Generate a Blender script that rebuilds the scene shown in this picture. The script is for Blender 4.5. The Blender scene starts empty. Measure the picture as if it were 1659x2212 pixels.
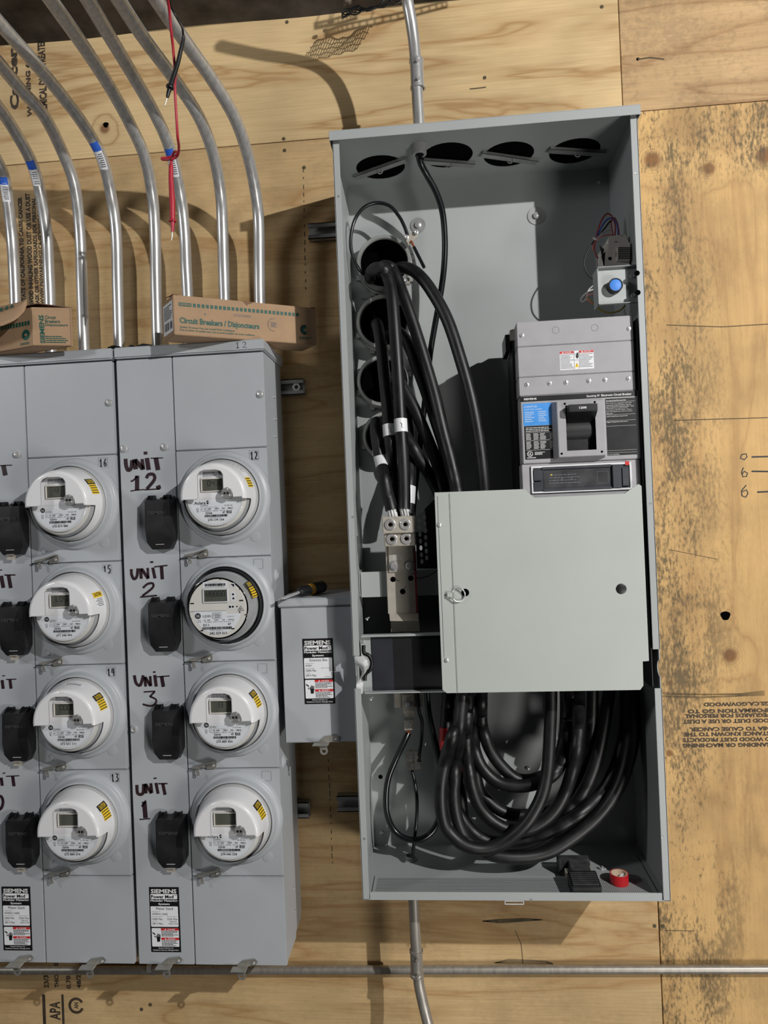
import bpy, bmesh, math, random
import numpy as np
from mathutils import Matrix, Vector
random.seed(7)
S = bpy.context.scene

# ------------------------------------------------------------------ camera
PITCH, YAW, ROLL = -0.0066, 0.0833, -0.0403
CAM = np.array([0.2119, -1.5583, 0.8419])
FOC, CX, CY = 1533.99, 829.5, 1106.0          # measured on the 1659x2212 photograph
def _rot():
    a, b, c = PITCH, YAW, ROLL
    Rx = np.array([[1,0,0],[0,math.cos(a),-math.sin(a)],[0,math.sin(a),math.cos(a)]])
    Ry = np.array([[math.cos(b),0,math.sin(b)],[0,1,0],[-math.sin(b),0,math.cos(b)]])
    Rz = np.array([[math.cos(c),-math.sin(c),0],[math.sin(c),math.cos(c),0],[0,0,1]])
    return Rz @ Rx @ Ry
MW = _rot() @ np.array([[1,0,0],[0,0,-1],[0,1,0]], float)      # world -> camera (x right, y down, z ahead)
cam_data = bpy.data.cameras.new('camera')
cam_data.sensor_fit = 'VERTICAL'; cam_data.sensor_height = 24.0
cam_data.lens = 24.0 * FOC / 2212.0
cam_data.clip_start = 0.02
cam = bpy.data.objects.new('camera', cam_data)
Rb = (np.diag([1,-1,-1]) @ MW).T                                # camera -> world, blender axes
m4 = Matrix.Identity(4)
for i in range(3):
    for j in range(3): m4[i][j] = Rb[i, j]
    m4[i][3] = CAM[i]
cam.matrix_world = m4
S.collection.objects.link(cam); S.camera = cam

# ------------------------------------------------------------------ light
S.view_settings.view_transform = 'Standard'; S.view_settings.look = 'None'
S.view_settings.gamma = 1.0; S.view_settings.use_curve_mapping = False
S.view_settings.exposure = 0.0
world = bpy.data.worlds.new('room_air'); S.world = world; world.use_nodes = True
world.node_tree.nodes['Background'].inputs[0].default_value = (0.95, 0.97, 1.0, 1)
world.node_tree.nodes['Background'].inputs[1].default_value = 0.008
def lamp(name, kind, loc, energy, color, size, target=None, size_y=None):
    l = bpy.data.lights.new(name, kind); l.energy = energy; l.color = color
    if kind == 'AREA':
        l.size = size
        if size_y: l.shape = 'RECTANGLE'; l.size_y = size_y
    else: l.shadow_soft_size = size
    o = bpy.data.objects.new(name, l); o.location = loc
    if target is not None:
        o.rotation_euler = (Vector(target) - Vector(loc)).to_track_quat('-Z', 'Y').to_euler()
    S.collection.objects.link(o); return o
lamp('key_lamp', 'POINT', (2.2, -2.3, 2.13), 365, (1.0, 0.985, 0.96), 0.022)
lamp('second_lamp', 'AREA', (-2.3, -1.5, 1.9), 15, (0.97, 0.98, 1.0), 0.3, (-0.5, 0.2, 0.6))
lamp('low_fill', 'AREA', (2.0, -2.3, -0.6), 38, (1.0, 0.97, 0.92), 0.8, (0.4, 0.2, 0.2))  # added fill from low right, no real lamp; brightens the lower wall

# ------------------------------------------------------------------ photograph -> plane helpers
def at(px, py, y):
    d = MW.T @ np.array([(px-CX)/FOC, (py-CY)/FOC, 1.0])
    return CAM + d*((y-CAM[1])/d[1])
def atz(px, py, z):
    d = MW.T @ np.array([(px-CX)/FOC, (py-CY)/FOC, 1.0])
    return CAM + d*((z-CAM[2])/d[2])
def wb(x0, y0, x1, y1, y):
    """world x0,x1,z0,z1 of a photographed box on the plane y"""
    mx, my = (x0+x1)/2, (y0+y1)/2
    return at(x0, my, y)[0], at(x1, my, y)[0], at(mx, y1, y)[2], at(mx, y0, y)[2]

# ------------------------------------------------------------------ materials
def lin(c):
    return tuple(((v/255)/12.92 if v/255 <= 0.04045 else ((v/255+0.055)/1.055)**2.4) for v in c)
def new_mat(name):
    m = bpy.data.materials.new(name); m.use_nodes = True
    return m, m.node_tree, m.node_tree.nodes['Principled BSDF']
def mat(name, rgb, rough=0.5, metal=0.0, var=0.0, scale=30.0, stretch=(1,1,1), bump=0.0, bscale=200.0, spec=0.5, coat=0.0):
    m, nt, b = new_mat(name)
    col = lin(rgb) + (1,)
    b.inputs['Roughness'].default_value = rough; b.inputs['Metallic'].default_value = metal
    b.inputs['Specular IOR Level'].default_value = spec
    b.inputs['Coat Weight'].default_value = coat
    b.inputs['Base Color'].default_value = col
    tc = nt.nodes.new('ShaderNodeTexCoord')
    if var > 0:
        mp = nt.nodes.new('ShaderNodeMapping'); mp.inputs['Scale'].default_value = stretch
        nt.links.new(tc.outputs['Object'], mp.inputs[0])
        n = nt.nodes.new('ShaderNodeTexNoise'); n.inputs['Scale'].default_value = scale; n.inputs['Detail'].default_value = 5
        nt.links.new(mp.outputs[0], n.inputs[0])
        r = nt.nodes.new('ShaderNodeValToRGB')
        lo = tuple(c*(1-var) for c in col[:3]); hi = tuple(min(1, c*(1+var)) for c in col[:3])
        r.color_ramp.elements[0].position = 0.3; r.color_ramp.elements[1].position = 0.7
        r.color_ramp.elements[0].color = lo+(1,); r.color_ramp.elements[1].color = hi+(1,)
        nt.links.new(n.outputs[0], r.inputs[0]); nt.links.new(r.outputs[0], b.inputs['Base Color'])
        rr = nt.nodes.new('ShaderNodeMapRange'); rr.inputs[3].default_value = rough*0.85; rr.inputs[4].default_value = min(1, rough*1.15)
        nt.links.new(n.outputs[0], rr.inputs[0]); nt.links.new(rr.outputs[0], b.inputs['Roughness'])
    if bump > 0:
        n2 = nt.nodes.new('ShaderNodeTexNoise'); n2.inputs['Scale'].default_value = bscale; n2.inputs['Detail'].default_value = 3
        nt.links.new(tc.outputs['Object'], n2.inputs[0])
        bp = nt.nodes.new('ShaderNodeBump'); bp.inputs['Strength'].default_value = bump; bp.inputs['Distance'].default_value = 0.001
        nt.links.new(n2.outputs[0], bp.inputs['Height']); nt.links.new(bp.outputs[0], b.inputs['Normal'])
    return m
M = {}
M['stack_paint'] = mat('stack_paint', (170,174,178), 0.42, 0, 0.035, 6, bump=0.06, bscale=900)
M['box_paint'] = mat('box_paint', (164,168,168), 0.45, 0, 0.035, 5, bump=0.06, bscale=900)
M['door_paint'] = mat('door_paint', (178,183,178), 0.5, 0, 0.03, 5, bump=0.05, bscale=900)
M['breaker_grey'] = mat('breaker_grey', (160,159,162), 0.55, 0, 0.06, 25, bump=0.1, bscale=1500)
M['emt'] = mat('emt', (196,196,195), 0.33, 0.6, 0.16, 18, (6,6,0.6), bump=0.06, bscale=300)
M['emt_dull'] = mat('emt_dull', (165,160,152), 0.45, 0.6, 0.15, 18, (6,6,0.6))
M['zinc'] = mat('zinc', (212,212,212), 0.28, 0.6, 0.1, 60)
M['strut_zinc'] = mat('strut_zinc', (165,167,165), 0.4, 0.5, 0.12, 30)
M['tin'] = mat('tin', (205,198,186), 0.34, 0.4, 0.1, 40)
M['latch_steel'] = mat('latch_steel', (172,169,162), 0.35, 0.6, 0.1, 40)
M['port_grey'] = mat('port_grey', (136,136,136), 0.4, 0.2, 0.08, 40)
M['copper'] = mat('copper', (200,112,72), 0.35, 0.8, 0.2, 300)
M['black_plastic'] = mat('black_plastic', (20,21,23), 0.4, 0, 0.45, 22, bump=0.15, bscale=500)
M['dusty_black'] = mat('dusty_black', (30,30,32), 0.5, 0, 0.5, 18, bump=0.2, bscale=400)
M['rubber'] = mat('rubber', (19,19,21), 0.44, 0, 0.75, 26, (1,1,1), bump=0.15, bscale=600)
M['rubber_shiny'] = mat('rubber_shiny', (18,19,22), 0.25, 0, 0.2, 14)
M['void'] = mat('void', (2,2,2), 0.95, spec=0.05)
M['insul_black'] = mat('insul_black', (22,23,26), 0.45, 0, 0.35, 8)
M['raised_black'] = mat('raised_black', (74,74,78), 0.4)
M['cover_dust'] = mat('cover_dust', (62,61,62), 0.5, 0, 0.4, 60)
M['dirt'] = mat('dirt', (60,54,48), 0.9)
M['white_plastic'] = mat('white_plastic', (226,226,228), 0.28, 0, 0.03, 12, coat=0.2)
M['cream_plastic'] = mat('cream_plastic', (222,218,210), 0.35, 0, 0.03, 12)
M['white_label'] = mat('white_label', (232,233,236), 0.4, 0, 0.02, 30)
M['black_ink'] = mat('black_ink', (20,20,22), 0.5)
M['black_label'] = mat('black_label', (28,28,30), 0.35, 0, 0.1, 30)
M['marker'] = mat('marker', (44,26,32), 0.45, 0, 0.25, 60)
M['grey_ink'] = mat('grey_ink', (96,98,104), 0.6)
M['white_ink'] = mat('white_ink', (225,225,225), 0.5)
M['red_ink'] = mat('red_ink', (200,44,44), 0.45)
M['red_tape'] = mat('red_tape', (205,36,44), 0.35, 0, 0.06, 40)
M['blue_ink'] = mat('blue_ink', (50,100,205), 0.4)
M['blue_label'] = mat('blue_label', (70,150,228), 0.4, 0, 0.04, 30)
M['blue_button'] = mat('blue_button', (70,136,226), 0.55, 0, 0.05, 90)
M['yellow'] = mat('yellow', (236,198,40), 0.45)
M['teal_ink'] = mat('teal_ink', (24,84,74), 0.6)
M['cardboard'] = mat('cardboard', (166,136,106), 0.8, 0, 0.07, 30, bump=0.1, bscale=500)
M['kraft_edge'] = mat('kraft_edge', (120,92,70), 0.85, 0, 0.1, 40)
M['lcd'] = mat('lcd', (86,88,80), 0.25, 0, 0.06, 20)
M['lcd_ink'] = mat('lcd_ink', (30,32,30), 0.5)
M['grey_plastic'] = mat('grey_plastic', (172,172,172), 0.4, 0, 0.05, 30)
M['relay_grey'] = mat('relay_grey', (215,208,200), 0.5, 0, 0.05, 30)
M['trip_grey'] = mat('trip_grey', (58,60,66), 0.4, 0, 0.15, 40)
M['lead_red'] = mat('lead_red', (176,40,56), 0.4, 0, 0.06, 40)
M['wire_red'] = mat('wire_red', (150,50,56), 0.45)
M['wire_blue'] = mat('wire_blue', (50,84,170), 0.45)
M['wire_white'] = mat('wire_white', (190,186,184), 0.45)
M['wire_pink'] = mat('wire_pink', (190,120,112), 0.45)
M['wire_yellow'] = mat('wire_yellow', (160,142,50), 0.45)
M['wire_green'] = mat('wire_green', (20,44,40), 0.4)
M['handle_yellow'] = mat('handle_yellow', (196,142,40), 0.4)
M['tape_core'] = mat('tape_core', (206,186,160), 0.7, 0, 0.06, 50)
M['ceiling'] = mat('ceiling_dark', (74,71,69), 0.85, 0, 0.7, 13, bump=0.4, bscale=60)
M['plaster'] = mat('plaster', (120,106,92), 0.9, 0, 0.3, 40)
M['stamp_ink'] = mat('stamp_ink', (64,54,44), 0.7, 0, 0.3, 60)
M['pencil'] = mat('pencil', (86,76,56), 0.8)
M['amber'] = mat('amber', (226,206,60), 0.3)
def clear_mat():
    m, nt, b = new_mat('clear_cover')
    nt.nodes.remove(b)
    out = nt.nodes['Material Output']
    t = nt.nodes.new('ShaderNodeBsdfTransparent'); t.inputs[0].default_value = (0.93,0.94,0.95,1)
    g = nt.nodes.new('ShaderNodeBsdfGlossy'); g.inputs['Roughness'].default_value = 0.08
    lw = nt.nodes.new('ShaderNodeLayerWeight'); lw.inputs[0].default_value = 0.5
    pw = nt.nodes.new('ShaderNodeMath'); pw.operation = 'POWER'; pw.inputs[1].default_value = 3.5
    fr = nt.nodes.new('ShaderNodeMapRange'); fr.inputs[3].default_value = 0.035; fr.inputs[4].default_value = 0.55
    nt.links.new(lw.outputs['Facing'], pw.inputs[0]); nt.links.new(pw.outputs[0], fr.inputs[0])
    mx = nt.nodes.new('ShaderNodeMixShader')
    nt.links.new(fr.outputs[0], mx.inputs[0]); nt.links.new(t.outputs[0], mx.inputs[1]); nt.links.new(g.outputs[0], mx.inputs[2])
    nt.links.new(mx.outputs[0], out.inputs[0]); return m
M['clear'] = clear_mat()
def clear_label():
    m, nt, b = new_mat('clear_film'); b.inputs['Base Color'].default_value = (0.6,0.6,0.6,1)
    b.inputs['Roughness'].default_value = 0.1; b.inputs['Alpha'].default_value = 0.12; return m
M['film'] = clear_label()

def wood(name, base, dark, vertical, mold=0.0, mold_x=None, knots=(), seed=0.0, grain=1.0):
    """plywood face: long figure, growth-ring bands, knots at given places, grey-green mildew specks"""
    m, nt, b = new_mat(name); N = nt.nodes.new; L = nt.links.new
    b.inputs['Roughness'].default_value = 0.68; b.inputs['Specular IOR Level'].default_value = 0.3
    geo = N('ShaderNodeNewGeometry')
    mp = N('ShaderNodeMapping'); mp.inputs['Location'].default_value = (seed, 0, seed*1.7)
    mp.inputs['Scale'].default_value = (7,1,0.9) if vertical else (0.9,1,7)
    L(geo.outputs['Position'], mp.inputs[0])
    # knots bend the figure around them
    warp = None; kmask = None
    for (kx, kz, kr) in knots:
        d = N('ShaderNodeVectorMath'); d.operation = 'DISTANCE'
        d.inputs[1].default_value = (kx, 0.29, kz); L(geo.outputs['Position'], d.inputs[0])
        k = N('ShaderNodeMapRange'); k.interpolation_type = 'SMOOTHSTEP'
        k.inputs[1].default_value = kr*4.5; k.inputs[2].default_value = kr*0.4; k.inputs[3].default_value = 0; k.inputs[4].default_value = 1
        L(d.outputs['Value'], k.inputs[0])
        k2 = N('ShaderNodeMapRange'); k2.interpolation_type = 'SMOOTHSTEP'
        k2.inputs[1].default_value = kr*1.35; k2.inputs[2].default_value = kr*0.55; L(d.outputs['Value'], k2.inputs[0])
        rg = N('ShaderNodeMath'); rg.operation = 'MULTIPLY'; rg.inputs[1].default_value = 16.0/kr; L(d.outputs['Value'], rg.inputs[0])
        sn = N('ShaderNodeMath'); sn.operation = 'SINE'; L(rg.outputs[0], sn.inputs[0])
        rr_ = N('ShaderNodeMapRange'); rr_.inputs[1].default_value = 0.2; rr_.inputs[2].default_value = 1.0; rr_.inputs[4].default_value = 0.32; L(sn.outputs[0], rr_.inputs[0])
        k3 = N('ShaderNodeMapRange'); k3.interpolation_type = 'SMOOTHSTEP'; k3.inputs[1].default_value = kr*2.6; k3.inputs[2].default_value = kr*1.1; L(d.outputs['Value'], k3.inputs[0])
        km = N('ShaderNodeMath'); km.operation = 'MULTIPLY'; L(rr_.outputs[0], km.inputs[0]); L(k3.outputs[0], km.inputs[1])
        kx_ = N('ShaderNodeMath'); kx_.operation = 'MAXIMUM'; L(km.outputs[0], kx_.inputs[0]); L(k2.outputs[0], kx_.inputs[1]); k2 = kx_
        if warp is None: warp, kmask = k, k2
        else:
            a = N('ShaderNodeMath'); a.operation = 'MAXIMUM'; L(warp.outputs[0], a.inputs[0]); L(k.outputs[0], a.inputs[1]); warp = a
            a2 = N('ShaderNodeMath'); a2.operation = 'MAXIMUM'; L(kmask.outputs[0], a2.inputs[0]); L(k2.outputs[0], a2.inputs[1]); kmask = a2
    n1 = N('ShaderNodeTexNoise'); n1.inputs['Scale'].default_value = 1.6; n1.inputs['Detail'].default_value = 3; n1.inputs['Distortion'].default_value = 0.6
    L(mp.outputs[0], n1.inputs[0])
    val = n1.outputs[0]
    if warp is not None:
        a = N('ShaderNodeMath'); a.operation = 'MULTIPLY_ADD'; a.inputs[1].default_value = 0.55
        L(warp.outputs[0], a.inputs[0]); L(val, a.inputs[2]); val = a.outputs[0]
    mul = N('ShaderNodeMath'); mul.operation = 'MULTIPLY'; mul.inputs[1].default_value = 9.0*grain; L(val, mul.inputs[0])
    fr = N('ShaderNodeMath'); fr.operation = 'PINGPONG'; fr.inputs[1].default_value = 1.0; L(mul.outputs[0], fr.inputs[0])
    ring = N('ShaderNodeValToRGB'); e = ring.color_ramp.elements
    e[0].position = 0.0; e[0].color = lin(dark)+(1,); e[1].position = 0.36; e[1].color = lin(base)+(1,)
    x = e.new(0.12); x.color = tuple(0.4*p+0.6*q for p, q in zip(lin(dark), lin(base)))+(1,)
    x = e.new(1.0); x.color = tuple(min(1, c*1.07) for c in lin(base))+(1,)
    L(fr.outputs[0], ring.inputs[0])
    col = ring.outputs[0]
    # broad tone patches and fine fibres
    mp2 = N('ShaderNodeMapping'); mp2.inputs['Scale'].default_value = (60,1,2.2) if vertical else (2.2,1,60)
    L(geo.outputs['Position'], mp2.inputs[0])
    n2 = N('ShaderNodeTexNoise'); n2.inputs['Scale'].default_value = 3.5; n2.inputs['Detail'].default_value = 6; L(mp2.outputs[0], n2.inputs[0])
    n3 = N('ShaderNodeTexNoise'); n3.inputs['Scale'].default_value = 3.2; n3.inputs['Detail'].default_value = 4; L(geo.outputs['Position'], n3.inputs[0])
    r2 = N('ShaderNodeMapRange'); r2.inputs[1].default_value = 0.25; r2.inputs[2].default_value = 0.75; r2.inputs[3].default_value = 0.92 if vertical else 0.87; r2.inputs[4].default_value = 1.06 if vertical else 1.10; L(n2.outputs[0], r2.inputs[0])
    r3 = N('ShaderNodeMapRange'); r3.inputs[1].default_value = 0.3; r3.inputs[2].default_value = 0.7; r3.inputs[3].default_value = 0.80 if vertical else 0.84; r3.inputs[4].default_value = 1.12; L(n3.outputs[0], r3.inputs[0])
    mm = N('ShaderNodeMath'); mm.operation = 'MULTIPLY'; L(r2.outputs[0], mm.inputs[0]); L(r3.outputs[0], mm.inputs[1])
    vm = N('ShaderNodeVectorMath'); vm.operation = 'SCALE'; L(col, vm.inputs[0]); L(mm.outputs[0], vm.inputs['Scale'])
    col = vm.outputs[0]
    if kmask is not None:
        mx = N('ShaderNodeMix'); mx.data_type = 'RGBA'; mx.inputs[7].default_value = lin((112,66,36))+(1,)
        sc = N('ShaderNodeMath'); sc.operation = 'MULTIPLY'; sc.inputs[1].default_value = 0.8; L(kmask.outputs[0], sc.inputs[0])
        L(sc.outputs[0], mx.inputs[0]); L(col, mx.inputs[6]); col = mx.outputs[2]
    if mold > 0:
        mp4 = N('ShaderNodeMapping'); mp4.inputs['Scale'].default_value = (2.6,1,1.0) if vertical else (1,1,1.4); L(geo.outputs['Position'], mp4.inputs[0])
        n4 = N('ShaderNodeTexNoise'); n4.inputs['Scale'].default_value = 52; n4.inputs['Detail'].default_value = 5; n4.inputs['Roughness'].default_value = 0.65; L(mp4.outputs[0], n4.inputs[0])
        mp5 = N('ShaderNodeMapping'); mp5.inputs['Scale'].default_value = (1.5,1,0.6) if vertical else (1,1,1); L(geo.outputs['Position'], mp5.inputs[0])
        n5 = N('ShaderNodeTexNoise'); n5.inputs['Scale'].default_value = 9; n5.inputs['Detail'].default_value = 4; L(mp5.outputs[0], n5.inputs[0])
        a = N('ShaderNodeMath'); a.operation = 'MULTIPLY_ADD'; a.inputs[1].default_value = 0.75; L(n5.outputs[0], a.inputs[0]); L(n4.outputs[0], a.inputs[2])
        r = N('ShaderNodeMapRange'); r.inputs[1].default_value = 0.84; r.inputs[2].default_value = 1.04; L(a.outputs[0], r.inputs[0])
        msk = r.outputs[0]
        sx = N('ShaderNodeSeparateXYZ'); L(geo.outputs['Position'], sx.inputs[0])
        w = N('ShaderNodeMapRange'); w.interpolation_type = 'SMOOTHSTEP'
        w.inputs[1].default_value = mold_x[1]; w.inputs[2].default_value = mold_x[0]; w.inputs[3].default_value = 0.10; w.inputs[4].default_value = 1.0; L(sx.outputs[0], w.inputs[0])
        w2 = N('ShaderNodeMapRange'); w2.interpolation_type = 'SMOOTHSTEP'           # a mildewed band along the sheet's top edge
        w2.inputs[1].default_value = 1.60; w2.inputs[2].default_value = 1.72; L(sx.outputs[2], w2.inputs[0])
        wm = N('ShaderNodeMath'); wm.operation = 'MAXIMUM'; L(w.outputs[0], wm.inputs[0]); L(w2.outputs[0], wm.inputs[1])
        a2 = N('ShaderNodeMath'); a2.operation = 'MULTIPLY'; L(msk, a2.inputs[0]); L(wm.outputs[0], a2.inputs[1])
        a3 = N('ShaderNodeMath'); a3.operation = 'MULTIPLY'; a3.inputs[1].default_value = mold; L(a2.outputs[0], a3.inputs[0])
        mx = N('ShaderNodeMix'); mx.data_type = 'RGBA'; mx.inputs[7].default_value = lin((84,76,58))+(1,)
        L(a3.outputs[0], mx.inputs[0]); L(col, mx.inputs[6]); col = mx.outputs[2]
        n6 = N('ShaderNodeTexNoise'); n6.inputs['Scale'].default_value = 7.5; n6.inputs['Detail'].default_value = 6; n6.inputs['Roughness'].default_value = 0.6; L(geo.outputs['Position'], n6.inputs[0])
        r6 = N('ShaderNodeMapRange'); r6.inputs[1].default_value = 0.45; r6.inputs[2].default_value = 0.75; r6.inputs[4].default_value = 0.55*mold; L(n6.outputs[0], r6.inputs[0])
        mx = N('ShaderNodeMix'); mx.data_type = 'RGBA'; mx.inputs[7].default_value = lin((138,112,80))+(1,)
        L(r6.outputs[0], mx.inputs[0]); L(col, mx.inputs[6]); col = mx.outputs[2]
    L(col, b.inputs['Base Color'])
    bp = N('ShaderNodeBump'); bp.inputs['Strength'].default_value = 0.25; bp.inputs['Distance'].default_value = 0.002
    L(n2.outputs[0], bp.inputs['Height']); L(bp.outputs[0], b.inputs['Normal'])
    return m

# ------------------------------------------------------------------ mesh helpers
class MB:
    def __init__(s): s.v = []; s.f = []
    def add(s, v, f):
        o = len(s.v); s.v += [tuple(map(float, p)) for p in v]; s.f += [tuple(i+o for i in q) for q in f]; return s
    def box(s, x0, x1, y0, y1, z0, z1):
        v = [(x,y,z) for x in (x0,x1) for y in (y0,y1) for z in (z0,z1)]
        return s.add(v, [(0,1,3,2),(4,6,7,5),(0,4,5,1),(2,3,7,6),(0,2,6,4),(1,5,7,3)])
    def prism(s, poly, y0, y1):
        """outline (x,z) pushed through depth y0..y1"""
        n = len(poly); v = [(x,y0,z) for x,z in poly]+[(x,y1,z) for x,z in poly]
        f = [tuple(range(n)), tuple(range(2*n-1, n-1, -1))]+[(i,(i+1)%n,(i+1)%n+n,i+n) for i in range(n)]
        return s.add(v, f)
    def prism_x(s, poly, x0, x1):
        n = len(poly); v = [(x0,y,z) for y,z in poly]+[(x1,y,z) for y,z in poly]
        f = [tuple(range(n)), tuple(range(2*n-1, n-1, -1))]+[(i,(i+1)%n,(i+1)%n+n,i+n) for i in range(n)]
        return s.add(v, f)
    def slab(s, pts, off):
        """a (bent) four- or more-sided face given as 3-D points, thickened by the vector off"""
        n = len(pts); off = np.array(off); v = [np.array(p) for p in pts]+[np.array(p)+off for p in pts]
        f = [tuple(range(n)), tuple(range(2*n-1, n-1, -1))]+[(i,(i+1)%n,(i+1)%n+n,i+n) for i in range(n)]
        return s.add(v, f)
    def grid(s, fn, nu, nv):
        v = [fn(i/nu, j/nv) for j in range(nv+1) for i in range(nu+1)]
        f = [(j*(nu+1)+i, j*(nu+1)+i+1, (j+1)*(nu+1)+i+1, (j+1)*(nu+1)+i) for j in range(nv) for i in range(nu)]
        return s.add(v, f)
    def tube(s, pts, r, n=14, caps=True):
        P = [np.array(p, float) for p in pts]; k = len(P)
        R = r if hasattr(r, '__len__') else [r]*k
        T = []
        for i in range(k):
            t = P[min(i+1,k-1)]-P[max(i-1,0)]; T.append(t/(np.linalg.norm(t)+1e-12))
        a = np.array([0,0,1.]) if abs(T[0][2]) < 0.9 else np.array([1.,0,0])
        u = np.cross(T[0], a); u /= np.linalg.norm(u)
        v = []
        for i in range(k):
            u = u-T[i]*np.dot(u, T[i]); u /= np.linalg.norm(u)+1e-12; w = np.cross(T[i], u)
            for j in range(n):
                th = 2*math.pi*j/n; v.append(P[i]+R[i]*(math.cos(th)*u+math.sin(th)*w))
        f = [(i*n+j, i*n+(j+1)%n, (i+1)*n+(j+1)%n, (i+1)*n+j) for i in range(k-1) for j in range(n)]
        if caps: f += [tuple(range(n-1,-1,-1)), tuple((k-1)*n+j for j in range(n))]
        return s.add(v, f)
    def cyl(s, c, axis, r, h, n=20, r2=None):
        c = np.array(c, float); a = np.array(axis, float); a /= np.linalg.norm(a)
        return s.tube([c, c+a*h], [r, r if r2 is None else r2], n)
    def lathe(s, prof, c, axis=(0,-1,0), n=48, a0=0.0, a1=2*math.pi, keep=None):
        """profile (radius, distance along axis) spun around axis through c"""
        c = np.array(c, float); a = np.array(axis, float); a /= np.linalg.norm(a)
        u = np.array([1.,0,0]) if abs(a[0]) < 0.9 else np.array([0,0,1.])
        u -= a*np.dot(u,a); u /= np.linalg.norm(u); w = np.array([0,0,1.]) if abs(a[1]) > 0.9 else np.cross(a, u)
        full = abs(a1-a0-2*math.pi) < 1e-6; m = n if full else n+1
        v = []
        for (r, d) in prof:
            for j in range(m):
                th = a0+(a1-a0)*j/n; v.append(c+a*d+r*(math.cos(th)*u+math.sin(th)*w))
        f = []
        for i in range(len(prof)-1):
            for j in range(n if full else n):
                j2 = (j+1) % m
                q = (i*m+j, i*m+j2, (i+1)*m+j2, (i+1)*m+j)
                if keep is None or keep(sum(v[k] for k in q)/4-c): f.append(q)
        return s.add(v, f)
    def disc(s, c, r, n=28, axis=(0,-1,0)):
        return s.lathe([(r,0),(0.0001,0)], c, axis, n)
    def flat(s, poly2, y):
        return s.add([(x,y,z) for x,z in poly2], [tuple(range(len(poly2)))])
    def stroke(s, pts, w, fr):
        """marker line: ribbon of width w through 2-D points, placed by fr(u, v) -> 3-D"""
        P = [np.array(p, float) for p in pts]; k = len(P); W = w if hasattr(w, '__len__') else [w]*k
        v = []
        for i in range(k):
            t = P[min(i+1,k-1)]-P[max(i-1,0)]; t /= np.linalg.norm(t)+1e-9; nn = np.array([-t[1], t[0]])
            v += [fr(*(P[i]+nn*W[i]/2)), fr(*(P[i]-nn*W[i]/2))]
        return s.add(v, [(2*i,2*i+1,2*i+3,2*i+2) for i in range(k-1)])
    def text(s, body, x0, x1, z0, z1, fr, bold=0.0):
        """lettering stretched into a 2-D box, placed by fr(u, v) -> 3-D"""
        v, f = glyphs(body, bold)
        if not len(v): return s
        lo = v.min(0); hi = v.max(0); sp = np.maximum(hi-lo, 1e-6)
        q = (v-lo)/sp*np.array([x1-x0, z1-z0])+np.array([x0, z0])
        return s.add([fr(a, b) for a, b in q], f)
    def build(s, name, mt, parent=None, smooth=35, bevel=0.0, world=False):
        me = bpy.data.meshes.new(name)
        v = s.v
        if parent is not None and not world:
            o0 = origin_of(parent); v = [(p[0]-o0[0], p[1]-o0[1], p[2]-o0[2]) for p in v]
        me.from_pydata(v, [], s.f); me.validate()
        bm = bmesh.new(); bm.from_mesh(me); bmesh.ops.recalc_face_normals(bm, faces=bm.faces)
        if bevel > 0:
            es = [e for e in bm.edges if len(e.link_faces) == 2 and e.calc_face_angle(0) > 0.6]
            if es: bmesh.ops.bevel(bm, geom=es, offset=bevel, segments=2, affect='EDGES', clamp_overlap=True)
        bm.to_mesh(me); bm.free()
        if smooth:
            me.polygons.foreach_set('use_smooth', [True]*len(me.polygons)); me.set_sharp_from_angle(angle=math.radians(smooth))
        me.materials.append(M[mt] if isinstance(mt, str) else mt)
        o = bpy.data.objects.new(name, me); S.collection.objects.link(o)
        if parent is not None: o.parent = parent; _org[o.name] = origin_of(parent)
        return o
_org = {}
def origin_of(o):
    return _org.get(o.name, (0,0,0))
_gc = {}
def glyphs(body, bold=0.0):
    key = (body, bold)
    if key in _gc: return _gc[key]
    cu = bpy.data.curves.new('t', 'FONT'); cu.body = body; cu.size = 1; cu.resolution_u = 2; cu.offset = bold
    ob = bpy.data.objects.new('t', cu); S.collection.objects.link(ob)
    dg = bpy.context.evaluated_depsgraph_get(); dg.update()
    me = bpy.data.meshes.new_from_object(ob.evaluated_get(dg))
    v = np.array([(p.co.x, p.co.y) for p in me.vertices]) if len(me.vertices) else np.zeros((0,2))
    f = [tuple(p.vertices) for p in me.polygons]
    bpy.data.objects.remove(ob); bpy.data.curves.remove(cu); bpy.data.meshes.remove(me)
    _gc[key] = (v, f); return v, f
def plane_y(y):
    return lambda u, v: (u, y, v)
def pxplane(y, off=(0,0), sc=1.0):
    """photo-crop coordinates -> points on the plane y"""
    return lambda u, v: at(off[0]+u/sc, off[1]+v/sc, y)
def smooth_path(pts, sub=6):
    P = [np.array(p, float) for p in pts]; out = []
    for i in range(len(P)-1):
        p0, p1, p2, p3 = P[max(i-1,0)], P[i], P[i+1], P[min(i+2,len(P)-1)]
        for k in range(sub):
            t = k/sub
            out.append(0.5*((2*p1)+(-p0+p2)*t+(2*p0-5*p1+4*p2-p3)*t*t+(-p0+3*p1-3*p2+p3)*t**3))
    out.append(P[-1]); return out
def pxpath(pts, sub=6):
    return smooth_path([at(*p) for p in pts], sub)
def thing(name, label, cat, loc, group=None):
    o = bpy.data.objects.new(name, None); o.empty_display_size = 0.02; o.location = loc
    S.collection.objects.link(o); _org[o.name] = tuple(map(float, loc))
    return tag(o, label, cat, group)
def tag(o, label, cat, group=None):
    o['label'] = label; o['category'] = cat
    if group: o['group'] = group
    return o
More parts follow.
